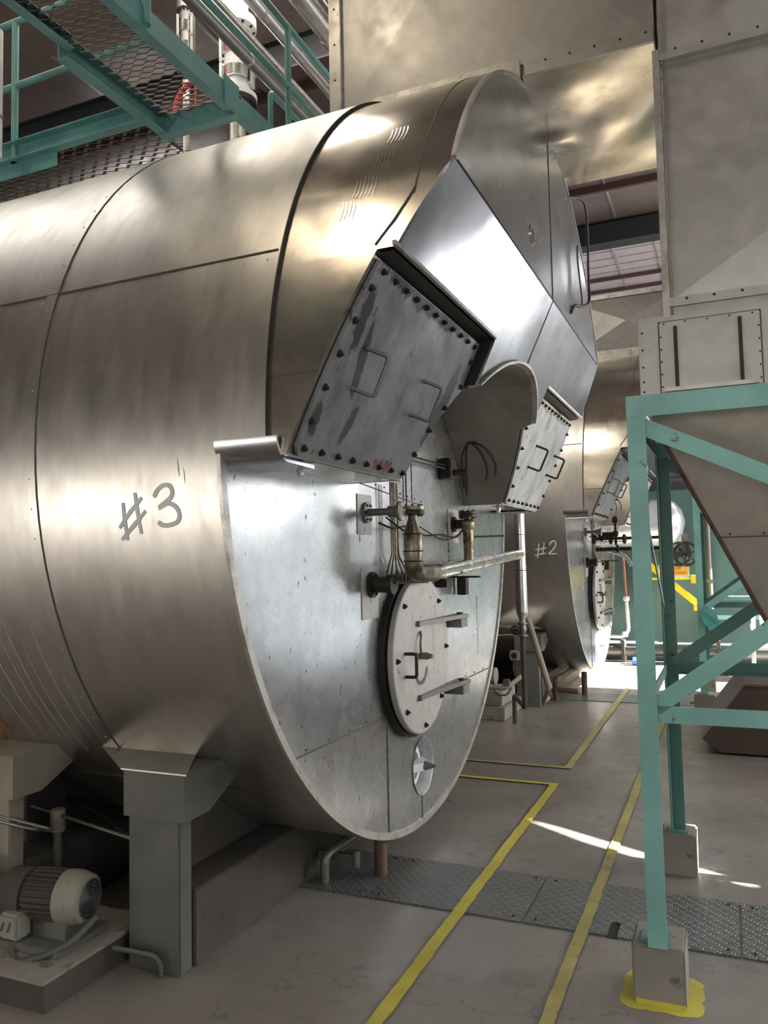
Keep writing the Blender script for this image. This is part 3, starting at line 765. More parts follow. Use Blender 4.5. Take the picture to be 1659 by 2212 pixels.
    bm = bmesh.new(); tube(bm, [(-1.57, 3.875, 1.12), (-1.51, 3.885, 1.12), (-1.51, 3.885, 1.0), (-1.57, 3.875, 1.0)], .009, 10, rad=.015)
    obj('door_handle', bm, 'steel', dr, 60)
    bm = bmesh.new(); tube(bm, smooth_pts([(-1.565, 4.10, 1.215), (-1.55, 4.065, 1.19), (-1.548, 4.05, 1.15), (-1.55, 4.06, 1.11), (-1.555, 4.10, 1.085)]), .007, 8)
    obj('latch_arm', bm, 'grey_steel', dr, 60)
    for z in (1.205, 1.115): bolt((-1.57, 4.105, z), (1, 0, 0), dr, .6)
    bm = lathe(bmesh.new(), (-1.57, 4.10, 1.085), (1, -.1, 0), [(.02, 0), (.02, .05), (.013, .05), (.013, .075)], 12); obj('sight_plug', bm, 'pipe_dark', dr, 40)
    bm = bmesh.new(); ribbon(bm, smooth_pts([(-1.569, 4.02, .995), (-1.569, 4.05, .955), (-1.569, 4.10, .937), (-1.569, 4.16, .955), (-1.569, 4.20, 1.01)]), (1, 0, 0), .022, .0015)
    obj('painted_smile', bm, 'smile', dr)
    # ---------------- inspection port
    bm = lathe(bmesh.new(), (-1.648, 4.30, .44), (-1, 0, 0), [(.162, -.006), (.155, 0), (.14, .075), (.0, .075)], 48, caps=False)
    ip = obj('inspection_port', bm, 'hatch_pale', root, 40)
    obj('port_ring', lathe(bmesh.new(), (-1.72, 4.27, .44), (1, 0, 0), [(.115, 0), (.115, .025), (.08, .03), (.075, .0)], 40), 'white', ip, 40)
    obj('port_cap', lathe(bmesh.new(), (-1.72, 4.27, .44), (1, 0, 0), [(.075, 0), (.06, .008), (.03, .012)], 40), 'grey_steel', ip, 40)
    bm = bmesh.new(); prism(bm, [(-1.70, 4.16, .418), (-1.70, 4.42, .418), (-1.635, 4.34, .418), (-1.635, 4.26, .418)], (0, 0, .044)); obj('clamp_bar', bm, 'white', ip)
    bm = lathe(bmesh.new(), (-1.64, 4.30, .44), (1, 0, 0), [(.026, 0), (.026, .02), (.02, .02), (.018, .045)], 6); lathe(bm, (-1.6, 4.30, .44), (1, 0, 0), [(.010, 0), (.010, .03)], 10)
    obj('clamp_nut', bm, 'grey_steel', ip, 40)
    # ---------------- fittings on the plate
    bm = lathe(bmesh.new(), (-1.65, 3.58, 1.85), (1, 0, 0), [(.052, 0), (.052, .022), (.018, .022), (.018, .13), (.028, .13), (.028, .16), (.04, .19), (.05, .19), (.05, .20)], 28)
    nz = obj('flanged_nozzle', bm, 'grey_steel', root, 40)
    obj('nozzle_cap', lathe(bmesh.new(), (-1.452, 3.58, 1.85), (1, 0, 0), [(.048, 0), (.044, .006), (.03, .003)], 28), 'lip', nz, 40)
    for k in range(6):
        a = k*PI/3; bolt((-1.628, 3.58+.04*math.cos(a), 1.85+.04*math.sin(a)), (1, 0, 0), nz, .5)
    bm = lathe(bmesh.new(), (-1.65, 3.63, 1.49), (1, 0, 0), [(.065, 0), (.065, .02), (.04, .02), (.04, .10), (.05, .10), (.05, .13)], 28)
    bar(bm, (-1.52, 3.63, 1.50), (-1.52, 4.1, 1.49), .02, .014)
    nz = obj('shaft_bearing', bm, 'steel', root, 40)
    for k in range(6):
        a = k*PI/3; bolt((-1.63, 3.63+.053*math.cos(a), 1.49+.053*math.sin(a)), (1, 0, 0), nz, .6)
    bm = lathe(bmesh.new(), (-1.65, 4.96, 1.84), (1, 0, 0), [(.05, 0), (.05, .02), (.03, .02), (.03, .14)], 24)
    obj('flanged_nozzle', bm, 'steel', root, 40)
    bm = bmesh.new()
    for k in range(7):
        y = 3.825+.012*k-.03; x = -1.60+.006*(k % 3)
        fan = (k-3)
        tube(bm, smooth_pts([(x, y, 2.02), (x, y+.002, 1.85), (x, y+.006, 1.66), (x+.005, y+.01+fan*.016, 1.60), (x+.012, y+.012+fan*.034, 1.55), (-1.58, y+.0+fan*.04, 1.50)]), .0048, 6)
    obj('capillary_tubes', bm, 'pipe_dark', root, 60)
    bm = bmesh.new()
    tube(bm, smooth_pts([(-1.60, 3.64, 1.80), (-1.57, 3.75, 1.775), (-1.57, 3.95, 1.79), (-1.58, 4.2, 1.75), (-1.58, 4.5, 1.76), (-1.58, 4.8, 1.75), (-1.58, 4.95, 1.80)]), .006, 6)
    tube(bm, smooth_pts([(-1.58, 3.68, 1.83), (-1.50, 3.72, 1.76), (-1.46, 3.74, 1.75), (-1.42, 3.66, 1.80)]), .005, 6)
    tube(bm, smooth_pts([(-1.58, 4.15, 1.80), (-1.56, 4.4, 1.74), (-1.56, 4.6, 1.73), (-1.58, 4.9, 1.78)]), .004, 6)
    tube(bm, [(-1.60, 4.02, 2.4), (-1.60, 4.02, 1.9)], .004, 6)
    tube(bm, [(-1.60, 4.0, 2.19), (-1.60, 4.74, 2.20)], .006, 6); tube(bm, [(-1.60, 4.0, 2.17), (-1.60, 4.74, 2.18)], .005, 6)
    obj('conduit', bm, 'steel', root, 60)
    bm = B(-1.645, -1.57, 4.70, 4.84, 2.12, 2.25, .008); cyl(bm, (-1.57, 4.77, 2.16), (-1.50, 4.80, 2.16), .02, 12)
    obj('control_box', bm, 'steel', root)
    for (y, z, l, t_) in ((5.30, 1.765, .26, .014), (4.75, 1.50, .24, .012)):
        bm = bmesh.new(); bar(bm, (-1.65, y, z), (-1.65+l, y, z), .03, t_); obj('support_bar', bm, 'grey_steel' if z > 1.6 else 'steel', root)
    bm = B(-1.62, -1.56, 4.92, 4.99, 1.38, 1.50, .004); obj('hanging_plate', bm, 'steel', root)
    bm = B(-1.645, -1.58, 4.60, 4.74, 1.44, 1.49, .004); obj('bearing_block', bm, 'steel', root)
    # ---------------- saddle, legs and drain
    sd_ = None
    for k, (xa, xb) in enumerate(((-2.285, -2.03), (-3.23, -2.945), (-7.6, -7.35))):
        for sgn, mat in ((-1, 'grey_paint'), (1, 'dusty')):
            y0 = CY+sgn*1.70; y1 = CY+sgn*1.62
            yy = sorted((y0, y1))
            lg = obj('leg', B(xa, xb, yy[0], yy[1], 0, .61, .006), 'grey_paint' if k != 1 or sgn > 0 else 'dusty', root)
            ys = CY+sgn*1.72; ye = CY+sgn*.9; zc = lambda y: CZ-math.sqrt(R*R-(y-CY)**2)
            pts = [(xa-.006, ys, .60), (xa-.006, ys, .785), (xa-.006, CY+sgn*1.46, .785), (xa-.006, CY+sgn*1.36, zc(CY+sgn*1.36)+.02), (xa-.006, CY+sgn*1.56, .60)]
            bm = prism(bmesh.new(), pts, (xb-xa+.045, 0, 0)); obj('saddle_cladding', bm, 'grey_paint' if k != 1 or sgn > 0 else 'dusty', lg)
        obj('plinth', B(xa+.02, xb+.006, CY-1.61, CY+1.61, 0, .30, .006), 'dusty_dark', root)
        bm = prism(bmesh.new(), [(xa+.06, CY-1.43, .30), *[(xa+.06, CY-1.43+2.86*q/20, zc(CY-1.43+2.86*q/20)-.002) for q in range(21)], (xa+.06, CY+1.43, .30)], (.03, 0, 0))
        obj('saddle_web', bm, 'dusty_dark', root)
    bm = prism(bmesh.new(), [(-2.64, CY-1.47, .80), (-2.12, CY-1.47, .80), (-1.975, CY-1.727, .789), (-2.30, CY-1.727, .789)], (0, 0, -.006))
    obj('saddle_flashing', bm, 'jacket', root)
    obj('drain_pipe', cyl(bmesh.new(), (-1.70, 3.80, .009), (-1.70, 3.80, .27), .033, 20), 'rust', root, 40)
    return root
S3 = [[(-2.034, 1.882), (-2.029, 1.815), (-2.022, 1.727)], [(-2.094, 1.847), (-2.094, 1.78), (-2.09, 1.704)], [(-2.004, 1.861), (-2.062, 1.811), (-2.122, 1.753)], [(-1.99, 1.811), (-2.052, 1.76), (-2.117, 1.708)],
      [(-1.946, 1.861), (-1.928, 1.885), (-1.9, 1.901), (-1.873, 1.899), (-1.861, 1.881), (-1.868, 1.857), (-1.898, 1.837), (-1.927, 1.82), (-1.887, 1.834), (-1.854, 1.823), (-1.837, 1.795), (-1.849, 1.766), (-1.889, 1.754), (-1.92, 1.756), (-1.937, 1.768)]]
S2 = [[(-1.936, 1.705), (-1.949, 1.633), (-1.964, 1.55)], [(-1.879, 1.72), (-1.892, 1.648), (-1.907, 1.587)], [(-1.98, 1.642), (-1.92, 1.649), (-1.859, 1.658)], [(-1.994, 1.583), (-1.933, 1.593), (-1.871, 1.603)],
      [(-1.825, 1.686), (-1.807, 1.717), (-1.78, 1.731), (-1.759, 1.713), (-1.766, 1.668), (-1.801, 1.63), (-1.844, 1.595)], [(-1.844, 1.595), (-1.804, 1.593), (-1.753, 1.596)]]
def number(root, strokes, wd, mat, name, src):
    bm = bmesh.new()
    for s in strokes:
        s = smooth_pts([(x, 0, z) for x, z in s], 5) if len(s) > 3 else [Vector((x, 0, z)) for x, z in s]
        L = []
        for i, p in enumerate(s):
            t = (s[min(i+1, len(s)-1)]-s[max(i-1, 0)]).normalized(); q = Vector((t.z, 0, -t.x))*wd/2*(.75 if i in (0, len(s)-1) else 1)
            row = []
            for e in (q, -q):
                v = p+e
                for r in (R+.0008, R+.0022): row.append(bm.verts.new(cyl_pt(v.x, v.z, r)))
            L.append([row[0], row[2], row[3], row[1]])
        for a, b in zip(L, L[1:]):
            for k in range(4): bm.faces.new((a[k], a[(k+1) % 4], b[(k+1) % 4], b[k]))
        bm.faces.new(L[0]); bm.faces.new(L[-1][::-1])
    o = obj(name, bm, mat, src); o.parent = root
    return o
boiler3 = build_boiler()
DB = (.10, 6.03, .06)
boiler2 = move_copy(boiler3, DB, 'second clad boiler beyond the first, painted #2')
number(boiler3, S3, .017, 'marking', 'painted_number', boiler3)['label'] = 'hand painted #3'
number(boiler2, S2, .013, 'marking_white', 'painted_number', boiler3)['label'] = 'hand painted #2'
for ch in boiler2.children:
    if ch.name.startswith(('leg', 'plinth', 'drain_pipe')):
        ch.location.z = -.06
        if ch.name.startswith('drain'): ch.location.y -= .3
    if ch.name.startswith('leg'): ch.data = ch.data
# ---------------- rim soot on hatch etc. handled by material

# ------------------------------------------------------------------ exhaust ducts above boilers
def creased(bm, x0, x1, z0, z1, y, d, ax=None):
    cx = (x0+x1)/2 if ax is None else ax; c = bm.verts.new((cx, y-d, (z0+z1)/2))
    v = [bm.verts.new((x, y, z)) for x, z in ((x0, z0), (x1, z0), (x1, z1), (x0, z1))]
    for i in range(4): bm.faces.new((v[i], v[(i+1) % 4], c))
    return bm
def build_exhaust(dx=0, dy=0, dz=0, ztop=6.9, label='sheet metal exhaust duct on top of the nearest boiler running to the right'):
    t = thing('exhaust_duct', (-1, 4.3, 4), label, 'duct', 'sheet metal ducts')
    y0, y1, z0 = 3.70, 4.95, 3.96
    bm = B(-1.80, -.20-dx*1.6, y0+.012, y1, z0, ztop)
    arch = lathe(bmesh.new(), (-2.5, CY, CZ), (1, 0, 0), [(R-.035, 0), (R-.035, 1.67)], 96)
    me = boolean(bm, [arch], ['DIFFERENCE'])
    obj('duct_body', me, 'duct', t)
    bm = bmesh.new(); creased(bm, -1.79, -.21-dx*1.6, 3.99, min(ztop, 5.85), y0+.012, .028 if ztop > 6 else .10); obj('cross_creased_panel', bm, 'duct', t)
    bm = B(-1.86, -1.79, y0-.012, y0+.03, 3.9, ztop, .003); obj('corner_flange', bm, 'lip', t)
    bm = bmesh.new(); box(bm, -1.60, -.82, y0-.02, y0+.0, 3.93, 4.035); obj('bottom_flashing', bm, 'lip', t)
    bm = bmesh.new(); box(bm, -.80, -.205-dx*1.6, y0-.012, y0+.005, z0-.01, z0+.06); obj('bottom_flange', bm, 'duct', t)
    bm = bmesh.new()
    for k in range(12): lathe(bm, (-1.5+k*.115, y0-.021 if k < 6 else y0-.013, 4.0), (0, -1, 0), [(.006, 0), (.004, .004)], 6)
    for k in range(6 if ztop > 6 else 3): lathe(bm, (-1.825, y0-.013, 4.2+k*.2), (0, -1, 0), [(.006, 0), (.004, .004)], 6)
    obj('rivet_row', bm, 'steel', t, 60)
    # dented underside sheet
    bm = bmesh.new(); nx, ny = 30, 44; G = []
    for i in range(nx+1):
        row = []
        for j in range(ny+1):
            x = -.836+(-.205-dx*1.6+.836)*i/nx; y = y0+(y1-y0)*j/ny
            dd = .035*math.exp(-((x+.80)**2+(y-4.35)**2)/.012)+.02*math.sin(PI*i/nx)*math.sin(PI*j/ny)
            dd += .010*math.sin(9*x+7*y)*math.sin(PI*j/ny)
            row.append(bm.verts.new((x, y, z0-.006-dd)))
        G.append(row)
    for i in range(nx):
        for j in range(ny): bm.faces.new((G[i][j], G[i+1][j], G[i+1][j+1], G[i][j+1]))
    obj('dented_bottom_sheet', bm, 'warm', t, 60)
    if ztop < 6:
        obj('top_flange', B(-1.86, -.36, y0-.02, y1+.02, ztop-.05, ztop), 'lip', t)
    t.location = Vector(t.location)+Vector((dx, dy, dz)); return t
ex3 = build_exhaust()
ex2 = build_exhaust(*DB, 4.72, 'lower exhaust duct on top of the second boiler, seen through the gap')

# ------------------------------------------------------------------ dust collector (riser duct, box, hopper)
def build_collector():
    t = thing('dust_collector', (.6, 3.75, 2.2), 'tall sheet metal riser duct with access box and hopper inside the near teal frame', 'dust collector', 'sheet metal dust collectors')
    y = 3.30
    obj('riser_duct', B(-.165, 1.46, y+.02, 4.4, 2.60, 6.9), 'duct', t)
    for z0, z1 in ((2.625, 3.60), (3.635, 4.62), (4.66, 5.7)):
        bm = creased(bmesh.new(), -.155, 1.45, z0, z1, y+.02, .03); obj('cross_creased_panel', bm, 'duct', t)
    for za, zb in ((3.606, 3.63), (4.628, 4.652), (2.59, 2.625)): obj('joint_flange', B(-.165, 1.46, y-.012, y+.03, za, zb), 'duct', t)
    bm = bmesh.new()
    for k in range(16):
        for z in (3.64, 2.615): lathe(bm, (-.1+k*.1, y-.012, z), (0, -1, 0), [(.006, 0), (.004, .004)], 6)
    obj('rivet_row', bm, 'steel', t, 60)
    # bead of sealant down the left corner
    bm = bmesh.new(); z = 2.56; P = []
    while z < 6.8: P.append((-.158+random.uniform(-.004, .004), y+.002, z)); z += .03
    tube(bm, P, .006, 6); obj('sealant_bead', bm, 'dusty', t, 60)
    bm = B(-.19, -.163, y-.004, y+.03, 2.55, 3.66, .002); obj('corner_strip', bm, 'lip', t)
    # access box
    bx = obj('access_box', B(-.29, 1.6, y, 4.5, 2.205, 2.56, .004), 'duct', t)
    obj('neck', B(-.17, 1.465, y+.005, 4.42, 2.555, 2.605), 'duct', t)
    obj('panel_gasket', B(-.213, .16, y-.006, y+.001, 2.24, 2.535), 'seam', t)
    bm = bmesh.new()
    for z in (2.26, 2.30, 2.36, 2.43, 2.50): lathe(bm, (-.275, y, z), (0, -1, 0), [(.005, 0), (.004, .004)], 6)
    obj('rivet_row', bm, 'steel', bx, 60)
    pn = obj('access_panel', B(-.208, .155, y-.016, y+.001, 2.245, 2.53, .004), 'duct', t)
    bm = bmesh.new()
    for k in range(5):
        for z in (2.522,): lathe(bm, (-.19+k*.08, y-.016, z), (0, -1, 0), [(.004, 0), (.003, .003)], 6)
        lathe(bm, (-.203, y-.016, 2.27+k*.05), (0, -1, 0), [(.004, 0), (.003, .003)], 6); lathe(bm, (.15, y-.016, 2.27+k*.05), (0, -1, 0), [(.004, 0), (.003, .003)], 6)
    obj('rivet_row', bm, 'steel', pn, 60)
    for x, zt in ((-.148, 2.505), (.085, 2.51)):
        bm = bmesh.new(); bar(bm, (x, y-.024, 2.262), (x, y-.024, zt), .013, .016, up=(0, 1, 0)); obj('clamp_bar', bm, 'steel', pn)
    bm = bmesh.new(); bar(bm, (-.195, y-.026, 2.255), (.14, y-.026, 2.255), .02, .016, up=(0, 0, 1)); obj('bottom_rail', bm, 'lip', pn)
    # hopper
    top = [(-.24, 3.16), (1.34, 3.16), (1.34, 4.27), (-.24, 4.27)]; bt = [(.47, 3.64), (.63, 3.64), (.63, 3.80), (.47, 3.80)]
    bm = bmesh.new(); a = [bm.verts.new((*p, 2.12)) for p in top]; b = [bm.verts.new((*p, .62)) for p in bt]; u = [bm.verts.new((*p, 2.205)) for p in top]
    for i in range(4): bm.faces.new((a[i], a[(i+1) % 4], b[(i+1) % 4], b[i])); bm.faces.new((u[i], u[(i+1) % 4], a[(i+1) % 4], a[i]))
    bm.faces.new(b); bm.faces.new(u)
    hp = obj('hopper', bm, 'hopper', t)
    def hpt(u_, f, e=0):   # point on near face
        A = Vector((-.24, 3.16, 2.12)).lerp(Vector((.47, 3.64, .62)), f); Bb = Vector((1.34, 3.16, 2.12)).lerp(Vector((.63, 3.64, .62)), f)
        return A.lerp(Bb, u_)+Vector((0, -.95, -.3))*e
    bm = bmesh.new(); tube(bm, [hpt(0, .30, .004), hpt(1, .30, .004)], .002, 6)
    for k in range(6): lathe(bm, hpt(.04+k*.1, .293, .0), (0, -.95, -.3), [(.005, 0), (.004, .004)], 6)
    obj('hopper_seam', bm, 'seam', hp)
    bm = bmesh.new(); tube(bm, [hpt(0, .01, .003), hpt(0, 1, .003)], .008, 6); obj('corner_bead', bm, 'rust', hp)
    return t
dc1 = build_collector()
DS = (.02, 5.62, 0)
dc2 = move_copy(dc1, DS, 'second dust collector behind the near one, beyond the second teal frame')

# ------------------------------------------------------------------ teal support frames
def angle_post(bm, x, y, z0, z1, sx=1, sy=1, w_=.066, t_=.007):
    # L-section post: corner at (x,y), flanges toward +sx, +sy
    pts = [(x, y), (x+sx*w_, y), (x+sx*w_, y+sy*t_), (x+sx*t_, y+sy*t_), (x+sx*t_, y+sy*w_), (x, y+sy*w_)]
    return prism(bm, [(*p, z0) for p in pts], (0, 0, z1-z0))
def build_frame():
    t = thing('support_frame', (.6, 3.7, .2), 'near teal steel frame standing on concrete footings under the hopper', 'support frame', 'teal support frames')
    xa, xb, ya, yb = -.322, 1.56, 3.05, 4.33
    for x, sx in ((xa, 1), (xb, -1)):
        for y, sy in ((ya, 1), (yb+.066, -1)):
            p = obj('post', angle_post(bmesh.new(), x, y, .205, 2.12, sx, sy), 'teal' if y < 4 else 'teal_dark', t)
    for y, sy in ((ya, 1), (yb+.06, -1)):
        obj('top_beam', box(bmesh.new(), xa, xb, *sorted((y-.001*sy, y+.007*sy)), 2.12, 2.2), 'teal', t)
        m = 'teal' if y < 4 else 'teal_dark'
        bm = box(bmesh.new(), xa+.06, xb-.06, *sorted((y+.008*sy, y+.014*sy)), 1.0, 1.06)
        if y > 4: box(bm, xa+.06, xb-.06, y-.06, y-.014, 1.0, 1.006)
        obj('lower_rail', bm, m, t)
        bm = bmesh.new(); bar(bm, (-.27, y+.011*sy, 2.085), (.62, y+.011*sy, 1.64), .006, .062, up=(0, 0, 1)); obj('brace', bm, m, t)
        bm = bmesh.new(); bar(bm, (-.265, y+.011*sy, 1.055), (.62, y+.011*sy, 1.70), .006, .062, up=(0, 0, 1)); obj('brace', bm, m, t)
        bm = bmesh.new(); bar(bm, (1.51, y+.011*sy, 1.055), (.62, y+.011*sy, 1.70), .006, .062, up=(0, 0, 1)); obj('brace', bm, m, t)
    for x, sx in ((xa, 1), (xb, -1)):
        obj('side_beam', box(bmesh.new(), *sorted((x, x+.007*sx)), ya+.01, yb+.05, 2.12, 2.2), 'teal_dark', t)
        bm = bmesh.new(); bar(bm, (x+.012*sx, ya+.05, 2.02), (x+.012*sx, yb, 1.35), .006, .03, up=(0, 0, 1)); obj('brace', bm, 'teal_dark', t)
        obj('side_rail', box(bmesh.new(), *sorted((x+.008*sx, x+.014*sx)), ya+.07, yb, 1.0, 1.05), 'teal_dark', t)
    return t
fr1 = build_frame()
fr2 = move_copy(fr1, DS, 'second teal steel frame far behind the near one, in front of the back wall')
def footing(x0, x1, y0, y1, h, label, paint_=False):
    t = thing('concrete_footing', ((x0+x1)/2, (y0+y1)/2, 0), label, 'footing', 'concrete footings of the teal frames')
    b_ = B(x0, x1, y0, y1, 0, h, .008)
    obj('block', b_, 'concrete', t)
    bm = B(x0+.03, x0+.13, y0+.02, y0+.12, h, h+.006); obj('base_plate', bm, 'teal_dark', t)
    if paint_:
        bm = bmesh.new(); P = []
        for k in range(40):
            a = 2*PI*k/40; c, s = math.cos(a), math.sin(a); e = 6
            rr = (abs(c)**e+abs(s)**e)**(-1/e); P.append(((x0+x1)/2+c*rr*((x1-x0)/2+.05+random.uniform(-.008, .008)), (y0+y1)/2+s*rr*((y1-y0)/2+.04+random.uniform(-.008, .008)), .0004))
        prism(bm, P, (0, 0, .001)); obj('yellow_surround', bm, 'yellow', t, label='yellow paint on the floor around the footing')
        bm = B(x0+.01, x1-.002, y0-.0015, y0, .001, .018); obj('paint_edge', bm, 'yellow', t)
footing(-.382, -.20, 3.06, 3.26, .205, 'concrete footing with yellow paint around it under the nearest teal post', True)
footing(-.37, -.205, 4.33-.02, 4.50, .205, 'concrete footing under the rear left post of the near frame')
footing(1.41, 1.6, 3.05, 3.25, .205, 'concrete footing under the front right post of the near frame')
footing(1.41, 1.6, 4.31, 4.5, .205, 'concrete footing under the rear right post of the near frame')
footing(-.37, -.17, 8.64, 8.88, .205, 'distant concrete footing under the front post of the second frame')
footing(-.35, -.185, 9.93, 10.12, .205, 'distant concrete footing under the rear post of the second frame')
footing(1.43, 1.62, 8.66, 8.88, .205, 'distant concrete footing under the front right post of the second frame')
footing(1.43, 1.62, 9.93, 10.12, .205, 'distant concrete footing under the rear right post of the second frame')
# brown bin under the second hopper
t = thing('ash_bin', (.9, 7.6, 0), 'dark brown sloping steel bin behind the near teal frame', 'bin')
bm = bmesh.new(); prism(bm, [(-.12, 7.0, .02), (-.25, 7.0, .12), (.08, 7.0, .56), (1.7, 7.0, .56), (1.9, 7.0, .3), (1.7, 7.0, .02)], (0, 1.3, 0)); obj('bin_body', bm, 'bin', t)
bm = bmesh.new(); bar(bm, (.08, 7.0, .565), (1.7, 7.0, .565), .04, .02); bar(bm, (.08, 8.3, .565), (1.7, 8.3, .565), .04, .02); obj('rim', bm, 'rust', t)
# teal rag tied on the far frame
bm = bmesh.new()
for k in range(5):
    z0 = 1.10-.02*k; x = -.235+.022*k
    ribbon(bm, smooth_pts([(x, 8.64, z0), (x+.02, 8.62, z0-.05), (x+.01*k-.01, 8.63, z0-.12), (x+.03, 8.625, z0-.2-.02*(k % 3))]), (0, -1, 0), .035, .006)
tag(obj('rag', bm, 'rag', origin=(-.2, 8.63, 1)), 'teal rag tied to the far teal post', 'rag')

# ------------------------------------------------------------------ pipework in front of the boiler
P0, P1_ = Vector((-1.47, 3.98, 1.533)), Vector((-1.70, 7.0, 1.65))
def flange(bm, c, d, r, t_, n=28): return lathe(bm, Vector(c)-Vector(d)*t_/2, d, [(r, 0), (r, t_)], n)
t = thing('blowdown_pipe', (-1.47, 3.98, 1.5), 'silver clad pipe run in front of the nearest boiler with two flanged stand pipes', 'pipe')
bm = bmesh.new(); pd = (P1_-P0).normalized()
cyl(bm, P0+pd*.10, P1_-pd*.0, .043, 28)
main = obj('clad_pipe', bm, 'pipe_alu', t, 40)
for s in (.13, .16, .19, .22, .62, .95, 1.25, 1.7, 2.1, 2.6): c = P0+pd*s; obj('pipe_band', lathe(bmesh.new(), c-pd*.003, pd, [(.0432, 0), (.0445, .003), (.0432, .006)], 28), 'steel', main, 40)
# first stand pipe + elbow
vx, vy = -1.435, 3.68
top = Vector((vx, vy, 1.845))
bm = bmesh.new(); tube(bm, [(vx, vy, 1.72), (vx, vy, 1.545), tuple(P0+pd*.13)], .047, 24, rad=.13)
el = obj('elbow', bm, 'pipe_dark', t, 40)
bm = bmesh.new(); lathe(bm, (vx, vy, 1.835), (0, 0, -1), [(.022, 0), (.022, .02), (.047, .095), (.05, .10), (.05, .20)], 28); obj('reducer', bm, 'pipe_dark', t, 40)
for z in (1.735, 1.65, 1.60): obj('pipe_band', lathe(bmesh.new(), (vx, vy, z), (0, 0, 1), [(.050, 0), (.052, .003), (.050, .006)], 28), 'steel', el, 40)
for nm, z in (('flange', 1.845), ('blind_flange', 1.868)):
    f_ = obj(nm, flange(bmesh.new(), (vx, vy, z), (0, 0, 1), .062, .018), 'steel' if nm == 'flange' else 'pipe_dark', t, 40)
for k in range(8):
    a = 2*PI*(k+.5)/8; bolt((vx+.048*math.cos(a), vy+.048*math.sin(a), 1.877), (0, 0, 1), f_, .6); bolt((vx+.048*math.cos(a), vy+.048*math.sin(a), 1.836), (0, 0, -1), f_, .6)
# second stand pipe
q = P0+pd*(.98); vx, vy = q.x, q.y
bm = cyl(bmesh.new(), (vx, vy, q.z+.02), (vx, vy, 1.84), .036, 24); lathe(bm, (vx, vy, 1.80), (0, 0, 1), [(.036, 0), (.046, .02), (.046, .05), (.022, .075), (.022, .09)], 24)
sp_ = obj('stand_pipe', bm, 'pipe_dark', t, 40)
for nm, z in (('flange', 1.892), ('blind_flange', 1.913)):
    f_ = obj(nm, flange(bmesh.new(), (vx, vy, z), (0, 0, 1), .057, .017), 'steel', t, 40)
for k in range(8):
    a = 2*PI*(k+.5)/8; bolt((vx+.045*math.cos(a), vy+.045*math.sin(a), 1.921), (0, 0, 1), f_, .6); bolt((vx+.045*math.cos(a), vy+.045*math.sin(a), 1.883), (0, 0, -1), f_, .6)
bm = bmesh.new(); bar(bm, (-1.648, vy-.02, 1.54), (vx, vy-.02, 1.54), .05, .03); obj('pipe_bracket', bm, 'steel', t)
# vertical riser between the boilers
t = thing('riser_pipe', (-1.70, 7.0, .9), 'silver clad vertical pipe standing between the two boilers', 'pipe')
bm = cyl(bmesh.new(), (-1.70, 7.0, 1.13), (-1.70, 7.0, 4.2), .05, 28); rp = obj('clad_pipe', bm, 'pipe_alu', t, 40)
for z in (1.5, 1.82, 2.3, 3.0): obj('pipe_band', lathe(bmesh.new(), (-1.70, 7.0, z), (0, 0, 1), [(.051, 0), (.0525, .003), (.051, .006)], 28), 'steel', rp, 40)
obj('reducer', lathe(bmesh.new(), (-1.70, 7.0, 1.13), (0, 0, -1), [(.05, 0), (.03, .06), (.028, .10)], 24), 'lip', t, 40)
bm = lathe(bmesh.new(), (-1.70, 7.0, 1.04), (0, 0, -1), [(.045, 0), (.045, .015), (.028, .02), (.04, .06), (.028, .10), (.045, .105), (.045, .12)], 20); gv = obj('gate_valve', bm, 'grey_steel', t, 40)
bm = cyl(bmesh.new(), (-1.72, 7.0, .98), (-1.74, 6.90, .98), .01, 10); S = []
R_ = Vector((-.02, -.1, 0)).normalized(); c0 = Vector((-1.742, 6.89, .98)); u_ = R_.cross(Vector((0, 0, 1)))
tube(bm, [c0+(u_*math.cos(a)+Vector((0, 0, 1))*math.sin(a))*.035 for a in [2*PI*k/18 for k in range(19)]], .008, 8)
bar(bm, c0-u_*.035, c0+u_*.035, .008, .008); bar(bm, c0-Vector((0, 0, .035)), c0+Vector((0, 0, .035)), .008, .008)
obj('handwheel', bm, 'black', gv, 50)
obj('lower_pipe', tube(bmesh.new(), [(-1.70, 7.0, .93), (-1.70, 7.0, .29), (-1.98, 7.72, .27), (-1.98, 7.72, 0)], .022, 14, rad=.06), 'dusty_dark', t, 40)
bm = bmesh.new(); tube(bm, [(-1.665, 7.05, 1.08), (-1.49, 7.05, .46)], .028, 14); tube(bm, [(-1.49, 7.05, .46), (-1.60, 7.3, .30), (-1.62, 7.6, .28)], .02, 10); obj('slanted_pipe', bm, 'dusty', t, 40)

# small pump set by the second boiler
t = thing('pump_set', (-2.25, 8.0, .25), 'small dusty pump motor on a stepped base beside the second boiler leg', 'pump')
bm = lathe(bmesh.new(), (-2.62, 7.95, .42), (1, 0, 0), [(.08, 0), (.095, .01), (.095, .26), (.075, .28), (.05, .28)], 28); mo = obj('motor', bm, 'dusty_dark', t, 40)
bm = B(-2.36, -2.27, 7.82, 7.86, .37, .47, .01); lathe(bm, (-2.315, 7.815, .42), (0, -1, 0), [(.03, 0), (.03, .012)], 16); obj('terminal_box', bm, 'dusty', mo)
bm = lathe(bmesh.new(), (-2.34, 7.95, .42), (1, 0, 0), [(.085, 0), (.085, .12), (.03, .13)], 24); obj('fan_cowl', bm, 'dusty', mo, 40)
bm = bmesh.new(); tube(bm, smooth_pts([(-2.22, 7.86, .38), (-2.2, 7.84, .28), (-2.1, 7.84, .25), (-2.04, 7.86, .32)]), .012, 8); obj('flexible_conduit', bm, 'grey_steel', mo, 60)
t = thing('concrete_plinth', (-2.3, 7.95, 0), 'stepped concrete base under the small dusty pump', 'plinth')
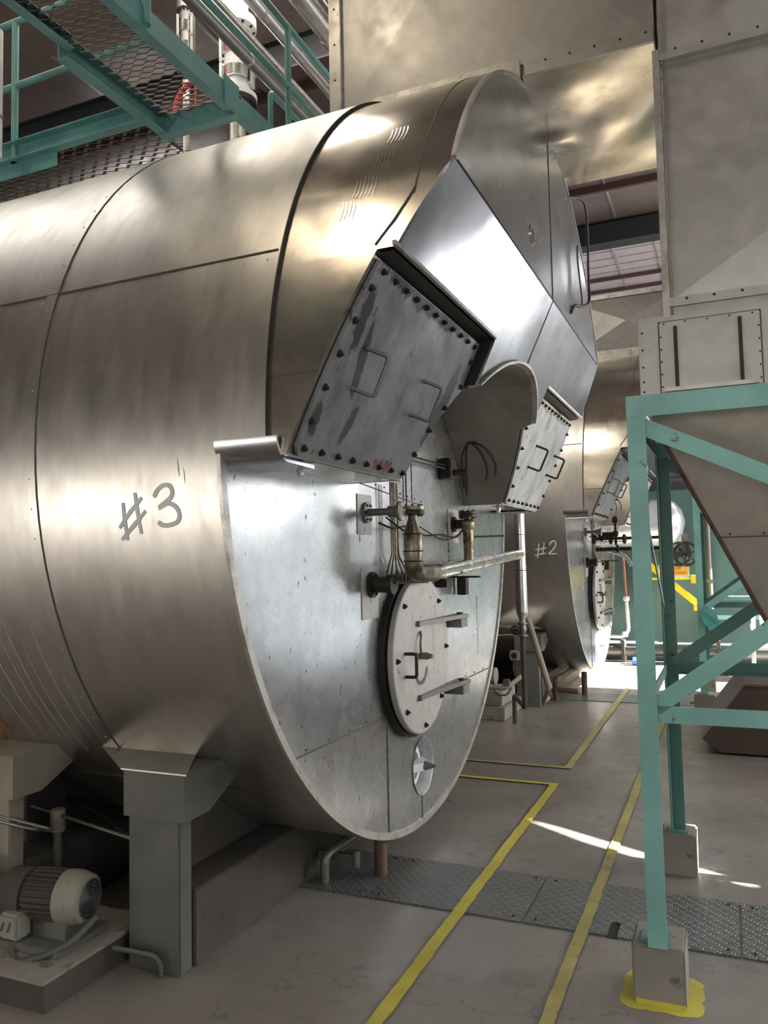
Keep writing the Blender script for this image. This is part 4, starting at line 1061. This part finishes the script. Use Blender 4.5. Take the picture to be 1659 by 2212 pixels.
obj('lower_block', B(-3.1, -2.10, 7.78, 8.5, 0, .13, .008), 'concrete', t); obj('upper_block', B(-3.1, -2.14, 7.84, 8.4, .13, .27, .008), 'concrete', t)
t = thing('isolator_switch', (-2.14, 8.56, .56), 'square isolator switch on the leg of the second boiler', 'switch')
obj('switch_box', B(-2.235, -2.125, 8.555, 8.60, .50, .61, .012), 'dusty', t); obj('switch_dial', lathe(bmesh.new(), (-2.18, 8.555, .557), (0, -1, 0), [(.032, 0), (.032, .012), (.02, .014)], 20), 'black', t, 40)
bm = bmesh.new()
for k in range(3): tube(bm, smooth_pts([(-2.19+.02*k, 8.57, .50), (-2.19+.02*k, 8.55, .40), (-2.15+.03*k, 8.53, .30), (-2.13+.02*k, 8.5, .22)]), .008, 8)
obj('cable', bm, 'dusty_dark', t, 60)
t = thing('supply_pipe', (-2.3, 7.7, .34), 'pale horizontal pipe crossing in front of the small pump', 'pipe')
bm = bmesh.new(); tube(bm, [(-3.2, 7.75, .34), (-2.06, 7.75, .335), (-1.95, 7.9, .43)], .023, 12, rad=.05); obj('pipe', bm, 'dusty', t, 40)
obj('union', B(-2.1, -2.03, 7.73, 7.79, .35, .42, .01), 'grey_steel', t)
bm = bmesh.new(); tube(bm, [(-3.2, 7.2, .83), (-1.78, 7.0, .93)], .008, 8)
tag(obj('thin_pipe', bm, 'lip', smooth=60, origin=(-2, 7, .9)), 'thin rod running to the valve of the vertical silver pipe', 'pipe')
# valves under the second boiler
t = thing('drain_valve', (-1.95, 8.9, .1), 'rusty drain pipe and valve under the second boiler', 'valve')
bm = bmesh.new(); tube(bm, [(-1.85, 9.1, .0), (-1.85, 9.1, .22), (-1.72, 10.0, .30)], .035, 14, rad=.06); cyl(bm, (-2.1, 9.1, .13), (-1.6, 9.1, .11), .03, 14); obj('pipe', bm, 'rust', t, 40)
obj('valve_body', lathe(bmesh.new(), (-1.95, 9.05, .1), (0, 0, 1), [(.03, 0), (.045, .04), (.03, .09), (.012, .10), (.012, .2)], 16), 'steel', t, 40)
t = thing('drain_valve', (-1.9, 3.7, .1), 'dark drain pipe elbow and bracket beside the plinth under the nearest boiler', 'valve')
bm = bmesh.new(); tube(bm, [(-1.93, 3.62, .0), (-1.93, 3.62, .13), (-1.80, 4.1, .22)], .024, 14, rad=.05); obj('pipe', bm, 'grey_steel', t, 40)
bm = bmesh.new(); bar(bm, (-2.01, 3.72, .10), (-1.80, 3.72, .10), .03, .04); cyl(bm, (-1.80, 3.72, .06), (-1.80, 3.72, .14), .02, 12); obj('bracket', bm, 'grey_steel', t)
t = thing('drain_valve', (-1.55, 9.6, .1), 'thin copper riser with valve beside the second boiler front', 'valve')

# copper/white line beyond boiler 2
yv = 11.9
bm = bmesh.new(); tube(bm, [(-1.60, yv, 1.75), (-1.42, yv, 1.70), (-1.38, yv, 1.60), (-1.36, yv, .95)], .018, 12, rad=.05)
cp = bpy.data.objects[t.name]; obj('upper_pipe', bm, 'copper', t, 40)
bm = bmesh.new(); tube(bm, [(-1.36, yv, .96), (-1.345, yv, .55), (-1.42, yv, .46), (-1.75, yv, .47)], .025, 12, rad=.05); obj('lower_pipe', bm, 'white', t, 40)
for c in ((-1.36, yv, 1.0), (-1.40, yv, .49)): obj('fitting', lathe(bmesh.new(), Vector(c)-Vector((0, 0, .03)), (0, 0, 1), [(.035, 0), (.045, .02), (.045, .05), (.035, .07)], 14), 'white', t, 40)
t['label'] = 'copper and white riser pipe by the back wall beyond the second boiler'; t['category'] = 'pipe'; t.name = 'wall_riser'
OFF[t.name] = Vector(t.location)

# burner valve train in front of boiler 2
t = thing('valve_train', (-1.3, 9.9, 1.8), 'dark valve train and flanges in front of the second boiler', 'valve')
bm = bmesh.new()
for z, xa, xb, r in ((1.83, -1.5, -.70, .018), (1.70, -1.46, -.62, .025), (1.88, -1.42, -1.2, .03)):
    cyl(bm, (xa, 9.85, z), (xb, 9.85, z), r, 12)
tt = obj('pipe', bm, 'steel', t, 40)
for x, z, r in ((-1.47, 1.83, .06), (-1.28, 1.83, .07), (-1.12, 1.82, .06), (-1.0, 1.70, .07), (-.85, 1.70, .06), (-1.2, 1.70, .05)):
    obj('flange', lathe(bmesh.new(), (x-.02, 9.85, z), (1, 0, 0), [(r*.7, 0), (r, .01), (r, .03), (r*.6, .045)], 16), 'steel', t, 40)
for x in (-1.22, -1.0):
    bm = cyl(bmesh.new(), (x, 9.85, 1.75), (x, 9.85, 2.25 if x > -1.1 else 2.1), .016, 10); lathe(bm, (x, 9.85, 2.02), (0, 0, 1), [(.03, 0), (.04, .03), (.03, .07)], 14); lathe(bm, (x, 9.85, 1.86), (0, 0, 1), [(.03, 0), (.035, .03), (.03, .06)], 14)
    obj('valve_stem', bm, 'steel', t, 40)
bm = bmesh.new(); tube(bm, [(-1.5, 9.9, 1.75), (-1.3, 9.9, 1.68), (-1.12, 9.9, 1.62), (-1.05, 9.9, 1.5)], .022, 12, rad=.05); obj('painted_pipe', bm, 'white', t, 40)

# ------------------------------------------------------------------ near pump set, bottom left
t = thing('pump_motor', (-2.7, 2.55, .13), 'dusty finned electric motor with cream fan cowl on the low base at bottom left', 'motor')
ax = Vector((.98, .17, 0)).normalized(); mc = Vector((-2.50, 2.49, .285))
def mp(s): return mc+ax*s
bm = lathe(bmesh.new(), mp(-.16), ax, [(.082, 0), (.088, .01), (.088, .15), (.082, .16)], 40)
mb = obj('motor_body', bm, 'dusty_dark', t, 40)
bm = bmesh.new(); _, uu, vv = frame_of(ax)
for k in range(26):
    a = 2*PI*k/26; d = uu*math.cos(a)+vv*math.sin(a); bar(bm, mp(-.145)+d*.094, mp(-.005)+d*.094, .004, .02, up=d)
obj('cooling_fin', bm, 'dusty_dark', mb)
fc = obj('fan_cowl', lathe(bmesh.new(), mp(-.005), ax, [(.102, 0), (.104, .01), (.104, .055), (.092, .10), (.078, .108)], 40), 'motor', t, 30)
bm = lathe(bmesh.new(), mp(.1035), ax, [(.074, 0), (.074, .0015)], 32); obj('grille_back', bm, 'black', fc)
bm = bmesh.new()
for r in (.014, .026, .038, .050, .062, .073):
    tube(bm, [mp(.106)+(uu*math.cos(2*PI*k/28)+vv*math.sin(2*PI*k/28))*r for k in range(29)], .0028, 5)
for k in range(3):
    d = uu*math.cos(PI*k/3)+vv*math.sin(PI*k/3); bar(bm, mp(.106)-d*.073, mp(.106)+d*.073, .004, .004)
obj('fan_grille', bm, 'grey_steel', fc, 60)
obj('end_bell', lathe(bmesh.new(), mp(-.16), -ax, [(.10, 0), (.10, .01), (.10, .09), (.07, .12), (.05, .20), (.05, .4)], 36), 'dusty_dark', t, 40)
bm = B(-2.70, -2.60, 2.33, 2.41, .155, .255, .012); jb = obj('terminal_box', bm, 'motor', t)
bm = bmesh.new(); bar(bm, (-2.68, 2.327, .19), (-2.665, 2.327, .225), .008, .004); bar(bm, (-2.645, 2.327, .19), (-2.63, 2.327, .23), .008, .004); obj('box_scratch', bm, 'smile', jb)
obj('name_plate', B(-2.60, -2.545, 2.398, 2.404, .28, .315), 'chalk', mb)
bm = prism(bmesh.new(), [(-2.66, 2.42, .13), (-2.44, 2.42, .13), (-2.44, 2.42, .22), (-2.66, 2.42, .22)], (0, .16, 0)); obj('motor_foot', bm, 'grey_paint', t)
obj('bearing_stand', B(-2.80, -2.72, 2.40, 2.60, .13, .28, .01), 'dusty_dark', t)
bm = bmesh.new(); P = smooth_pts([(-2.63, 2.37, .155), (-2.62, 2.33, .12), (-2.55, 2.30, .11), (-2.45, 2.33, .135), (-2.38, 2.40, .17), (-2.36, 2.5, .22)], 8); tube(bm, P, .012, 10)
for a, b in zip(P[::1], P[1::1]): lathe(bm, a, b-a, [(.0145, 0), (.0145, .003)], 10)
obj('flexible_conduit', bm, 'grey_paint', t, 60)
obj('cable', cyl(bmesh.new(), (-2.68, 2.35, .155), (-2.675, 2.35, .11), .008, 8), 'black', t, 40)
t = thing('machine_base', (-2.9, 2.5, 0), 'low dark steel base frame under the near motor', 'base')
bm = bmesh.new(); prism(bm, [(-4.2, 2.205, .0), (-2.33, 2.215, .0), (-2.33, 2.78, .0), (-4.2, 2.78, .0)], (0, 0, .105)); obj('base_frame', bm, 'dusty_dark', t)
obj('top_plate', B(-4.2, -2.322, 2.198, 2.79, .105, .118, .003), 'concrete', t)
obj('skid_block', B(-2.70, -2.40, 2.34, 2.62, .118, .15, .003), 'grey_paint', t)
t = thing('pump_casing', (-2.98, 2.5, .12), 'rounded dusty pump casing at the left edge beside the motor', 'pump')
bm = lathe(bmesh.new(), (-3.20, 2.46, .27), (1, .17, 0), [(.06, 0), (.09, .03), (.10, .10), (.09, .17), (.05, .2), (.04, .26)], 32); obj('casing', bm, 'dusty', t, 40)
obj('casing_foot', B(-3.18, -3.02, 2.4, 2.55, .118, .2, .01), 'dusty_dark', t)
t = thing('standing_pipe', (-2.93, 2.75, .1), 'short capped cream pipe stub behind the near motor', 'pipe')
obj('pipe', cyl(bmesh.new(), (-2.93, 2.86, .1), (-2.93, 2.86, .40), .02, 16), 'grey_paint', t, 40); obj('cap', lathe(bmesh.new(), (-2.93, 2.86, .38), (0, 0, 1), [(.032, 0), (.034, .01), (.034, .09), (.03, .1)], 20), 'dusty', t, 40)
# loose pipes / cables under the boiler
bm = bmesh.new(); tube(bm, [(-3.2, 2.9, .47), (-2.25, 2.75, .42)], .008, 8)
tag(obj('thin_pipe', bm, 'grey_steel', smooth=60, origin=(-2.7, 2.8, .45)), 'thin shiny tube running to the front leg under the nearest boiler', 'pipe')
bm = bmesh.new(); tube(bm, smooth_pts([(-3.4, 2.62, .50), (-3.1, 2.60, .50), (-2.86, 2.62, .475), (-2.85, 2.68, .45), (-3.0, 2.7, .44), (-3.4, 2.7, .42)]), .009, 8); tube(bm, smooth_pts([(-3.4, 2.62, .53), (-3.1, 2.60, .525), (-2.80, 2.62, .49), (-2.79, 2.68, .455), (-3.0, 2.7, .43), (-3.4, 2.7, .39)]), .007, 8)
tag(obj('looped_cable', bm, 'grey_steel', smooth=60, origin=(-3, 2.65, .45)), 'looped grey cables hanging at the left edge below the nearest boiler', 'cable')
bm = bmesh.new(); tube(bm, smooth_pts([(-3.6, 3.2, .50), (-3.0, 3.1, .42), (-2.6, 3.0, .34), (-2.3, 2.95, .33)]), .014, 8)
tag(obj('black_hose', bm, 'black', smooth=60, origin=(-3, 3, .4)), 'black hose sagging in the dark under the nearest boiler', 'hose')
t = thing('under_frame', (-3.4, 4.2, 0), 'dark steel channel frame lying under the nearest boiler', 'frame')
bm = bmesh.new(); bar(bm, (-4.6, 3.9, .22), (-2.7, 3.3, .42), .08, .08); bar(bm, (-4.8, 4.6, .3), (-2.6, 4.4, .45), .1, .1); obj('channel', bm, 'dusty_dark', t)
obj('cross_block', B(-4.4, -3.4, 3.6, 4.8, 0, .28), 'dusty_dark', t)
bm = bmesh.new(); tube(bm, [(-2.30, 2.53, .10), (-2.13, 2.565, .085), (-2.10, 2.57, .06), (-2.10, 2.575, 0)], .010, 10, rad=.03)
tag(obj('floor_conduit', bm, 'grey_paint', smooth=60, origin=(-2.2, 2.55, 0)), 'bent grey conduit running from the low base into the floor by the leg', 'conduit')

# ------------------------------------------------------------------ catwalk
def expanded(bm, x0, x1, y0, y1, z, cx=.085, cy=.034, w_=.011, h_=.014):
    nx = int((x1-x0)/cx); ny = int((y1-y0)/cy)
    for j in range(ny):
        y = y0+j*cy
        pts = []
        for i in range(2*nx+1):
            yy = y + ((i+j) % 2)*cy
            pts.append(Vector((x0+i*cx/2, yy, z+(.007 if (i+j) % 2 else -.007))))
        L = []
        for p in pts:
            a = p+Vector((0, -w_/2, -h_/2)); b = p+Vector((0, w_/2, h_/2)); c = p+Vector((0, w_/2+.002, h_/2-.004)); d = p+Vector((0, -w_/2+.002, -h_/2-.004))
            L.append([bm.verts.new(v) for v in (a, b, c, d)])
        for a, b in zip(L, L[1:]):
            for k in range(4): bm.faces.new((a[k], a[(k+1) % 4], b[(k+1) % 4], b[k]))
    return bm
def channel(bm, a, b, h, fl, t_=.008, side=1):
    a, b = Vector(a), Vector(b); d = (b-a).normalized(); s = d.cross(Vector((0, 0, 1)))*side
    prof = [(0, 0), (fl, 0), (fl, t_), (t_, t_), (t_, h-t_), (fl, h-t_), (fl, h), (0, h)]
    return prism(bm, [a+s*u+Vector((0, 0, v)) for u, v in prof], b-a)
t = thing('catwalk', (-2.75, 3.0, 4.2), 'teal catwalk with open mesh floor and railings above the nearest boiler', 'catwalk')
zk = 4.20
obj('side_beam', channel(bmesh.new(), (-2.47, -1.5, zk), (-2.47, 3.84, zk), .12, .06, side=-1), 'teal_walk', t)
obj('side_beam', channel(bmesh.new(), (-3.02, 2.92, zk-.01), (-3.02, 3.80, zk-.01), .13, .06, side=1), 'teal_walk', t)
obj('side_beam', channel(bmesh.new(), (-2.97, -1.5, zk+.03), (-2.97, 2.93, zk+.03), .07, .05, side=1), 'teal_walk', t)
obj('end_beam', channel(bmesh.new(), (-3.02, 3.70, zk-.02), (-2.47, 3.70, zk-.02), .13, .06, side=-1), 'teal_walk', t)
obj('gusset_plate', prism(bmesh.new(), [(-2.47, 3.58, zk-.02), (-2.47, 3.72, zk-.02), (-2.47, 3.72, zk+.15), (-2.47, 3.58, zk+.15)], (.012, 0, 0)), 'teal_walk', t)
obj('walkway_mesh', expanded(bmesh.new(), -2.96, -2.48, -1.0, 3.70, zk+.085), 'mesh', t)
obj('cross_beam', channel(bmesh.new(), (-9, 3.60, zk+.0), (-3.03, 3.60, zk+.0), .12, .06, side=1), 'teal_walk', t)
obj('splice_plate', B(-4.6, -3.72, 3.59, 3.60, zk-.09, zk+.05), 'teal_walk', t)
obj('walkway_mesh', expanded(bmesh.new(), -9, -2.98, 3.62, 4.55, zk+.02, .10, .045, .03, .016), 'mesh', t)
obj('end_beam', channel(bmesh.new(), (-9, 4.56, zk), (-2.46, 4.56, zk), .12, .06, side=-1), 'teal_walk', t)
bm = bmesh.new()
for x, y in ((-2.46, 2.93), (-2.46, 4.29), (-2.46, 1.4), (-2.46, 5.6)):
    obj('rail_post', cyl(bmesh.new(), (x, y, zk+.02), (x, y, 5.075), .021, 14), 'teal_walk', t, 40)
for z, y0 in ((5.075, -1.2), (4.67, -1.2)):
    obj('rail', cyl(bmesh.new(), (-2.46, y0, z), (-2.46, 6.2, z), .021, 14), 'teal_walk', t, 40)
obj('side_beam', channel(bmesh.new(), (-2.47, 3.84, zk), (-2.47, 6.4, zk), .12, .06, side=-1), 'teal_walk', t)
for x in (-4.07, -6.0): obj('rail_post', cyl(bmesh.new(), (x, 3.585, zk+.0), (x, 3.585, 5.14), .022, 14), 'teal_walk', t, 40)
bm = bmesh.new(); tube(bm, [(-9, 3.585, 5.14), (-3.0, 3.585, 5.14)], .021, 12); obj('rail', bm, 'teal_walk', t, 40)
bm = bmesh.new(); tube(bm, [(-9, 3.585, 4.71), (-3.10, 3.585, 4.71), (-3.0, 3.585, 4.71)], .021, 12); obj('rail', bm, 'teal_walk', t, 40)
bm = bmesh.new(); tube(bm, [(-2.60, 4.30, 4.12), (-2.60, 4.30, 4.68), (-2.60, 5.2, 4.68)], .018, 12, rad=.03); obj('hoop_rail', bm, 'teal_walk', t, 40)

# ------------------------------------------------------------------ pipes overhead
def hpipe(name, x, z, r, y0, y1, label, bands=(), mat='clad'):
    t = thing(name, (x, (y0+y1)/2, z), label, 'pipe', 'overhead pipes')
    p = obj('pipe', cyl(bmesh.new(), (x, y0, z), (x, y1, z), r, 28), mat, t, 40)
    if bands:
        for y in bands: obj('pipe_band', lathe(bmesh.new(), (x, y, z), (0, 1, 0), [(r+.001, 0), (r+.004, .004), (r+.001, .03)], 28), 'lip', p, 40)
hpipe('steam_pipe', -2.83, 5.97, .085, 1, 12.8, 'middle of the thick silver overhead pipes left of the duct', (5.6, 7.2, 9))
hpipe('steam_pipe', -2.83, 6.33, .075, 1, 12.8, 'topmost thick silver overhead pipe beside the duct', (5.8, 7.4, 9))
hpipe('steam_pipe', -3.10, 5.86, .055, 1, 12.8, 'thinner silver overhead pipe left of the thick ones', (5.0, 6.2, 8))
hpipe('steam_pipe', -3.10, 5.55, .022, 1, 12.8, 'thin bright overhead pipe', (), 'lip')
hpipe('steam_pipe', -3.35, 5.75, .05, 1, 12.8, 'dull overhead pipe next to the white expansion joint', (5.0, 7.0), 'grey_steel')
hpipe('steam_pipe', -3.22, 5.50, .045, 1, 12.8, 'lowest dark overhead pipe', (5.0, 6.4), 'grey_steel')
# white expansion joint assembly
def exp_joint(x, y, zb, zt, r, label, mat, det=True):
    t = thing('expansion_joint', (x, y, zb), label, 'pipe')
    bm = bmesh.new(); prof = [(r*.55, -1.2), (r*.55, 0)]
    obj('riser', lathe(bmesh.new(), (x, y, zb-1.3), (0, 0, 1), [(r*.62, 0), (r*.62, 1.3)], 24), 'lip', t, 40)
    obj('flange', lathe(bmesh.new(), (x, y, zb), (0, 0, 1), [(r*1.45, 0), (r*1.45, .035)], 32), 'steel' if mat == 'white' else mat, t, 40)
    f_ = obj('flange', lathe(bmesh.new(), (x, y, zb+.04), (0, 0, 1), [(r*1.5, 0), (r*1.5, .04), (r*1.1, .05), (r*.95, .16)], 32), mat, t, 40)
    for k in range(10):
        a = 2*PI*k/10; bolt((x+r*1.28*math.cos(a), y+r*1.28*math.sin(a), zb+.0), (0, 0, -1), f_, 1.1)
    prof = [(r*.95, zb+.16)]
    z = zb+.16; H = zt-zb-.3
    obj('body', lathe(bmesh.new(), (x, y, zb+.15), (0, 0, 1), [(r*.95, 0), (r*.95, H)], 32), mat, t, 40)
    for z0 in (zb+.15+H*.12, zb+.15+H*.62):
        pr = [];
        for k in range(15): pr.append((r*(1.10 if k % 2 else .98), k*.0075))
        obj('bellows', lathe(bmesh.new(), (x, y, z0), (0, 0, 1), pr, 32), 'pipe_alu', t, 60)
        for a in (0, PI):
            d = Vector((math.cos(a+.3), math.sin(a+.3), 0)); bm = bmesh.new(); c = Vector((x, y, z0-.05))
            bar(bm, c+d*r*1.2, c+d*r*1.2+Vector((0, 0, .21)), .07, .022, up=d); bar(bm, c+d*r*.9+Vector((0, 0, .02)), c+d*r*1.25+Vector((0, 0, .02)), .07, .02); bar(bm, c+d*r*.9+Vector((0, 0, .19)), c+d*r*1.25+Vector((0, 0, .19)), .07, .02)
            obj('hinge_plate', bm, mat, t)
    f_ = obj('flange', lathe(bmesh.new(), (x, y, zt-.18), (0, 0, 1), [(r*.95, 0), (r*1.1, .08), (r*1.5, .09), (r*1.5, .13)], 32), mat, t, 40)
    for k in range(10):
        a = 2*PI*k/10; bolt((x+r*1.28*math.cos(a), y+r*1.28*math.sin(a), zt-.09), (0, 0, -1), f_, 1.1)
    obj('upper_pipe', lathe(bmesh.new(), (x, y, zt-.05), (0, 0, 1), [(r*1.5, 0), (r*1.5, .04), (r*.9, .05), (r*.9, .7)], 32), mat, t, 40)
exp_joint(-3.52, 5.3, 5.36, 6.10, .108, 'white flanged expansion joint with two bellows standing above the boiler', 'white')
exp_joint(-4.03, 5.3, 5.75, 6.42, .05, 'slim grey flanged pipe joint behind the catwalk mesh', 'grey_steel')
bm = bmesh.new(); c = Vector((-3.86, 5.2, 5.40)); tube(bm, [c+Vector((math.cos(a)*.21, 0, math.sin(a)*.21)) for a in [2*PI*k/32 for k in range(33)]], .022, 8)
for a in (0, PI/2): bar(bm, c-Vector((math.cos(a)*.21, 0, math.sin(a)*.21)), c+Vector((math.cos(a)*.21, 0, math.sin(a)*.21)), .014, .014)
cyl(bm, c, c+Vector((0, .25, 0)), .015, 8)
tag(obj('valve_handwheel', bm, 'red', smooth=50, origin=c), 'red valve handwheel behind the catwalk beam', 'handwheel')
t = thing('downpipe', (-3.86, 3.3, 4.1), 'pale vertical pipe cut by the left picture edge', 'pipe')
obj('pipe', cyl(bmesh.new(), (-3.90, 3.3, 4.07), (-3.90, 3.3, 4.85), .035, 20), 'white', t, 40)
obj('pipe_collar', lathe(bmesh.new(), (-3.90, 3.3, 4.3), (0, 0, 1), [(.038, 0), (.04, .01), (.038, .02)], 20), 'grey_steel', t, 40)
# background mass top left: grey duct boxes, beams
t = thing('overhead_hopper', (-7, 7, 5), 'large rough grey duct casing in the upper left background', 'duct')
bm = bmesh.new(); prism(bm, [(-11.5, 7.2, 4.2), (-6.2, 7.2, 4.2), (-6.5, 7.2, 5.6), (-7.6, 7.2, 6.4), (-11.5, 7.2, 6.4)], (0, .9, 0)); obj('casing', bm, 'hopper', t)
t = thing('overhead_bin', (-5, 9, 5.5), 'pinkish panelled casing behind the catwalk mesh', 'duct')
obj('casing', B(-6.0, -4.7, 8.6, 10.2, 4.6, 7.0), 'cladding', t); obj('rim', B(-6.03, -4.67, 8.57, 8.6, 4.58, 4.64), 'red', t)
t = thing('overhead_duct', (-5, 9.5, 5.5), 'long dark casing under the roof behind the pipes', 'duct')
obj('casing', B(-4.4, -2.0, 9.6, 10.6, 4.9, 6.0), 'cladding', t)
for i, (y, z) in enumerate(((6.6, 6.5), (8.2, 6.55), (10.4, 6.55))):
    t = thing('roof_beam', (-6, y, z), ('nearest', 'middle', 'furthest')[i]+' dark roof beam crossing the upper left background', 'beam', 'roof beams')
    bm = bmesh.new(); box(bm, -12, -1.95, y, y+.012, z, z+.3); box(bm, -12, -1.95, y-.06, y+.07, z-.012, z); box(bm, -12, -1.95, y-.06, y+.07, z+.3, z+.312); obj('web', bm, 'beam_dark', t)
    obj('bottom_flange', B(-12, -1.95, y-.07, y+.08, z-.03, z-.012), 'purlin', t)

# ------------------------------------------------------------------ back wall items
t = thing('wall_tank', (-.8, 12.0, 2.1), 'pale horizontal cylindrical tank high against the back wall', 'tank')
bm = lathe(bmesh.new(), (-3.2, 12.3, 2.10), (1, 0, 0), [(.30, 0), (.34, .1), (.34, 2.35), (.30, 2.52), (.18, 2.62), (.02, 2.66)], 40); obj('tank_body', bm, 'tank', t, 50)
bm = bmesh.new()
for x in (-1.25, -.80): lathe(bm, (x, 12.3, 2.10), (1, 0, 0), [(.342, 0), (.35, .005), (.35, .035), (.342, .04)], 40)
obj('tank_band', bm, 'white', t, 40)
t = thing('wall_valve', (-.66, 12.6, 1.6), 'grey valve with black spoked handwheels on the back wall', 'valve')
obj('valve_body', B(-.74, -.60, 12.72, 12.9, 1.72, 2.1, .02), 'white', t)
obj('bonnet', B(-.66, -.52, 12.74, 12.9, 1.60, 1.95, .02), 'grey_steel', t)
for k, (x, y) in enumerate(((-.66, 12.55), (-.56, 12.68))):
    c = Vector((x, y, 1.63)); bm = bmesh.new(); tube(bm, [c+Vector((math.cos(a)*.17, 0, math.sin(a)*.17)) for a in [2*PI*i/32 for i in range(33)]], .018, 8)
    for i in range(3): d = Vector((math.cos(i*PI/3+.3), 0, math.sin(i*PI/3+.3)))*.17; bar(bm, c-d, c+d, .02, .02)
    lathe(bm, c-Vector((0, .03, 0)), (0, 1, 0), [(.035, 0), (.035, .06), (.012, .06), (.012, .25)], 14)
    obj('handwheel', bm, 'black', t, 50)
t = thing('warning_sign', (-.66, 12.95, 1.33), 'small orange warning sign below the black handwheels', 'sign')
obj('sign_plate', B(-.98, -.555, 12.955, 12.965, 1.30, 1.455, .004), 'sign', t)
obj('sign_border', B(-.99, -.54, 12.966, 13.001, 1.285, 1.47), 'white', t)
def text(parent, s, loc, size, mat):
    cu = bpy.data.curves.new('txt', 'FONT'); cu.body = s; cu.size = size; cu.extrude = .001; cu.align_x = 'RIGHT'
    o = bpy.data.objects.new('txt', cu); COL.objects.link(o); dg = bpy.context.evaluated_depsgraph_get(); dg.update()
    me = bpy.data.meshes.new_from_object(o.evaluated_get(dg)); bpy.data.objects.remove(o)
    me.transform(Matrix.Translation(loc) @ Matrix.Rotation(PI/2, 4, 'X')); return obj('lettering', me, mat, parent)
text(t, 'LOW', (-.655, 12.953, 1.395), .055, 'red'); text(t, 'ORDOOM', (-.575, 12.953, 1.325), .055, 'red')
t = thing('yellow_bracket', (-.6, 12.5, 1.0), 'yellow steel bracket with a diagonal strut on the back wall', 'bracket')
bm = bmesh.new(); bar(bm, (-1.2, 12.5, 1.27), (-.42, 12.5, 1.27), .06, .03); obj('arm', bm, 'yellow_steel', t)
bm = bmesh.new(); bar(bm, (-1.1, 12.5, 1.50), (-.40, 12.5, .87), .03, .09, up=(0, 0, 1)); obj('strut', bm, 'yellow_steel', t)
obj('wall_plate', B(-1.25, -1.15, 12.45, 12.999, .9, 1.55), 'yellow_steel', t); obj('end_block', B(-.50, -.40, 12.45, 12.55, 1.20, 1.32), 'yellow_steel', t); obj('end_block', B(-.48, -.38, 12.45, 12.55, .80, .90), 'yellow_steel', t)
t = thing('wall_pipe', (-1, 12.7, .14), 'pipe running along the foot of the back wall', 'pipe')
bm = cyl(bmesh.new(), (-6, 12.75, .16), (3, 12.75, .16), .07, 24); obj('pipe', bm, 'grey_steel', t, 40)
bm = cyl(bmesh.new(), (-6, 12.70, .30), (3, 12.70, .30), .02, 12); obj('upper_pipe', bm, 'white', t, 40)
for x in (-1.55, -.2, 1.0): obj('pipe_clamp', B(x, x+.05, 12.64, 12.86, 0, .34, .004), 'dusty_dark', t)
t = thing('bottle', (-1.23, 12.4, 0), 'blue plastic bottle lying on the floor by the back wall pipe', 'bottle')
obj('bottle_body', lathe(bmesh.new(), (-1.10, 12.35, .06), (-1, 0, 0), [(.02, -.04), (.025, -.02), (.055, .02), (.06, .04), (.06, .25), (.05, .26)], 20), 'blue', t, 40)
obj('bottle_cap', lathe(bmesh.new(), (-1.04, 12.35, .06), (-1, 0, 0), [(.024, 0), (.024, .025)], 14), 'white', t, 40)
t = thing('wall_conduit', (-.1, 12.9, 1.3), 'grey conduit rising up the back wall', 'conduit')
obj('conduit', cyl(bmesh.new(), (-.25, 12.92, .3), (-.25, 12.92, 2.55), .04, 14), 'grey_steel', t, 40)
obj('conduit_strap', B(-.30, -.20, 12.87, 13.0, 1.2, 1.24), 'grey_steel', t)
t = thing('wall_shelf', (.3, 12.6, .9), 'pale teal shelf frame on the back wall behind the second frame', 'shelf')
bm = bmesh.new(); bar(bm, (-.20, 12.6, .98), (1.0, 12.6, .98), .3, .05); obj('shelf_board', bm, 'teal_dark', t); bm = bmesh.new(); bar(bm, (-.20, 12.45, .74), (.9, 12.45, .74), .05, .12); obj('shelf_rail', bm, 'teal', t)
t = thing('chair', (.45, 11.2, 0), 'white plastic garden chair at the right edge behind the teal frame', 'chair')
for x in (.25, .7):
    for y in (11.0, 11.45):
        bm = bmesh.new(); tube(bm, [(x, y, 0), (x+.01, y, .44)], .022, 10); obj('leg', bm, 'white', t, 40)
    bm = bmesh.new(); tube(bm, smooth_pts([(x, 11.0, .44), (x, 10.98, .6), (x, 11.05, .66), (x, 11.3, .66), (x, 11.48, .68)]), .018, 10); obj('armrest', bm, 'white', t, 40)
obj('seat', B(.24, .71, 10.98, 11.48, .42, .45, .01), 'white', t)
bm = bmesh.new()
for k in range(5): bar(bm, (.28+k*.1, 11.48, .45), (.28+k*.1, 11.60, .85), .05, .012, up=(0, -1, .2))
bar(bm, (.25, 11.60, .85), (.71, 11.60, .85), .02, .05); obj('backrest', bm, 'white', t)
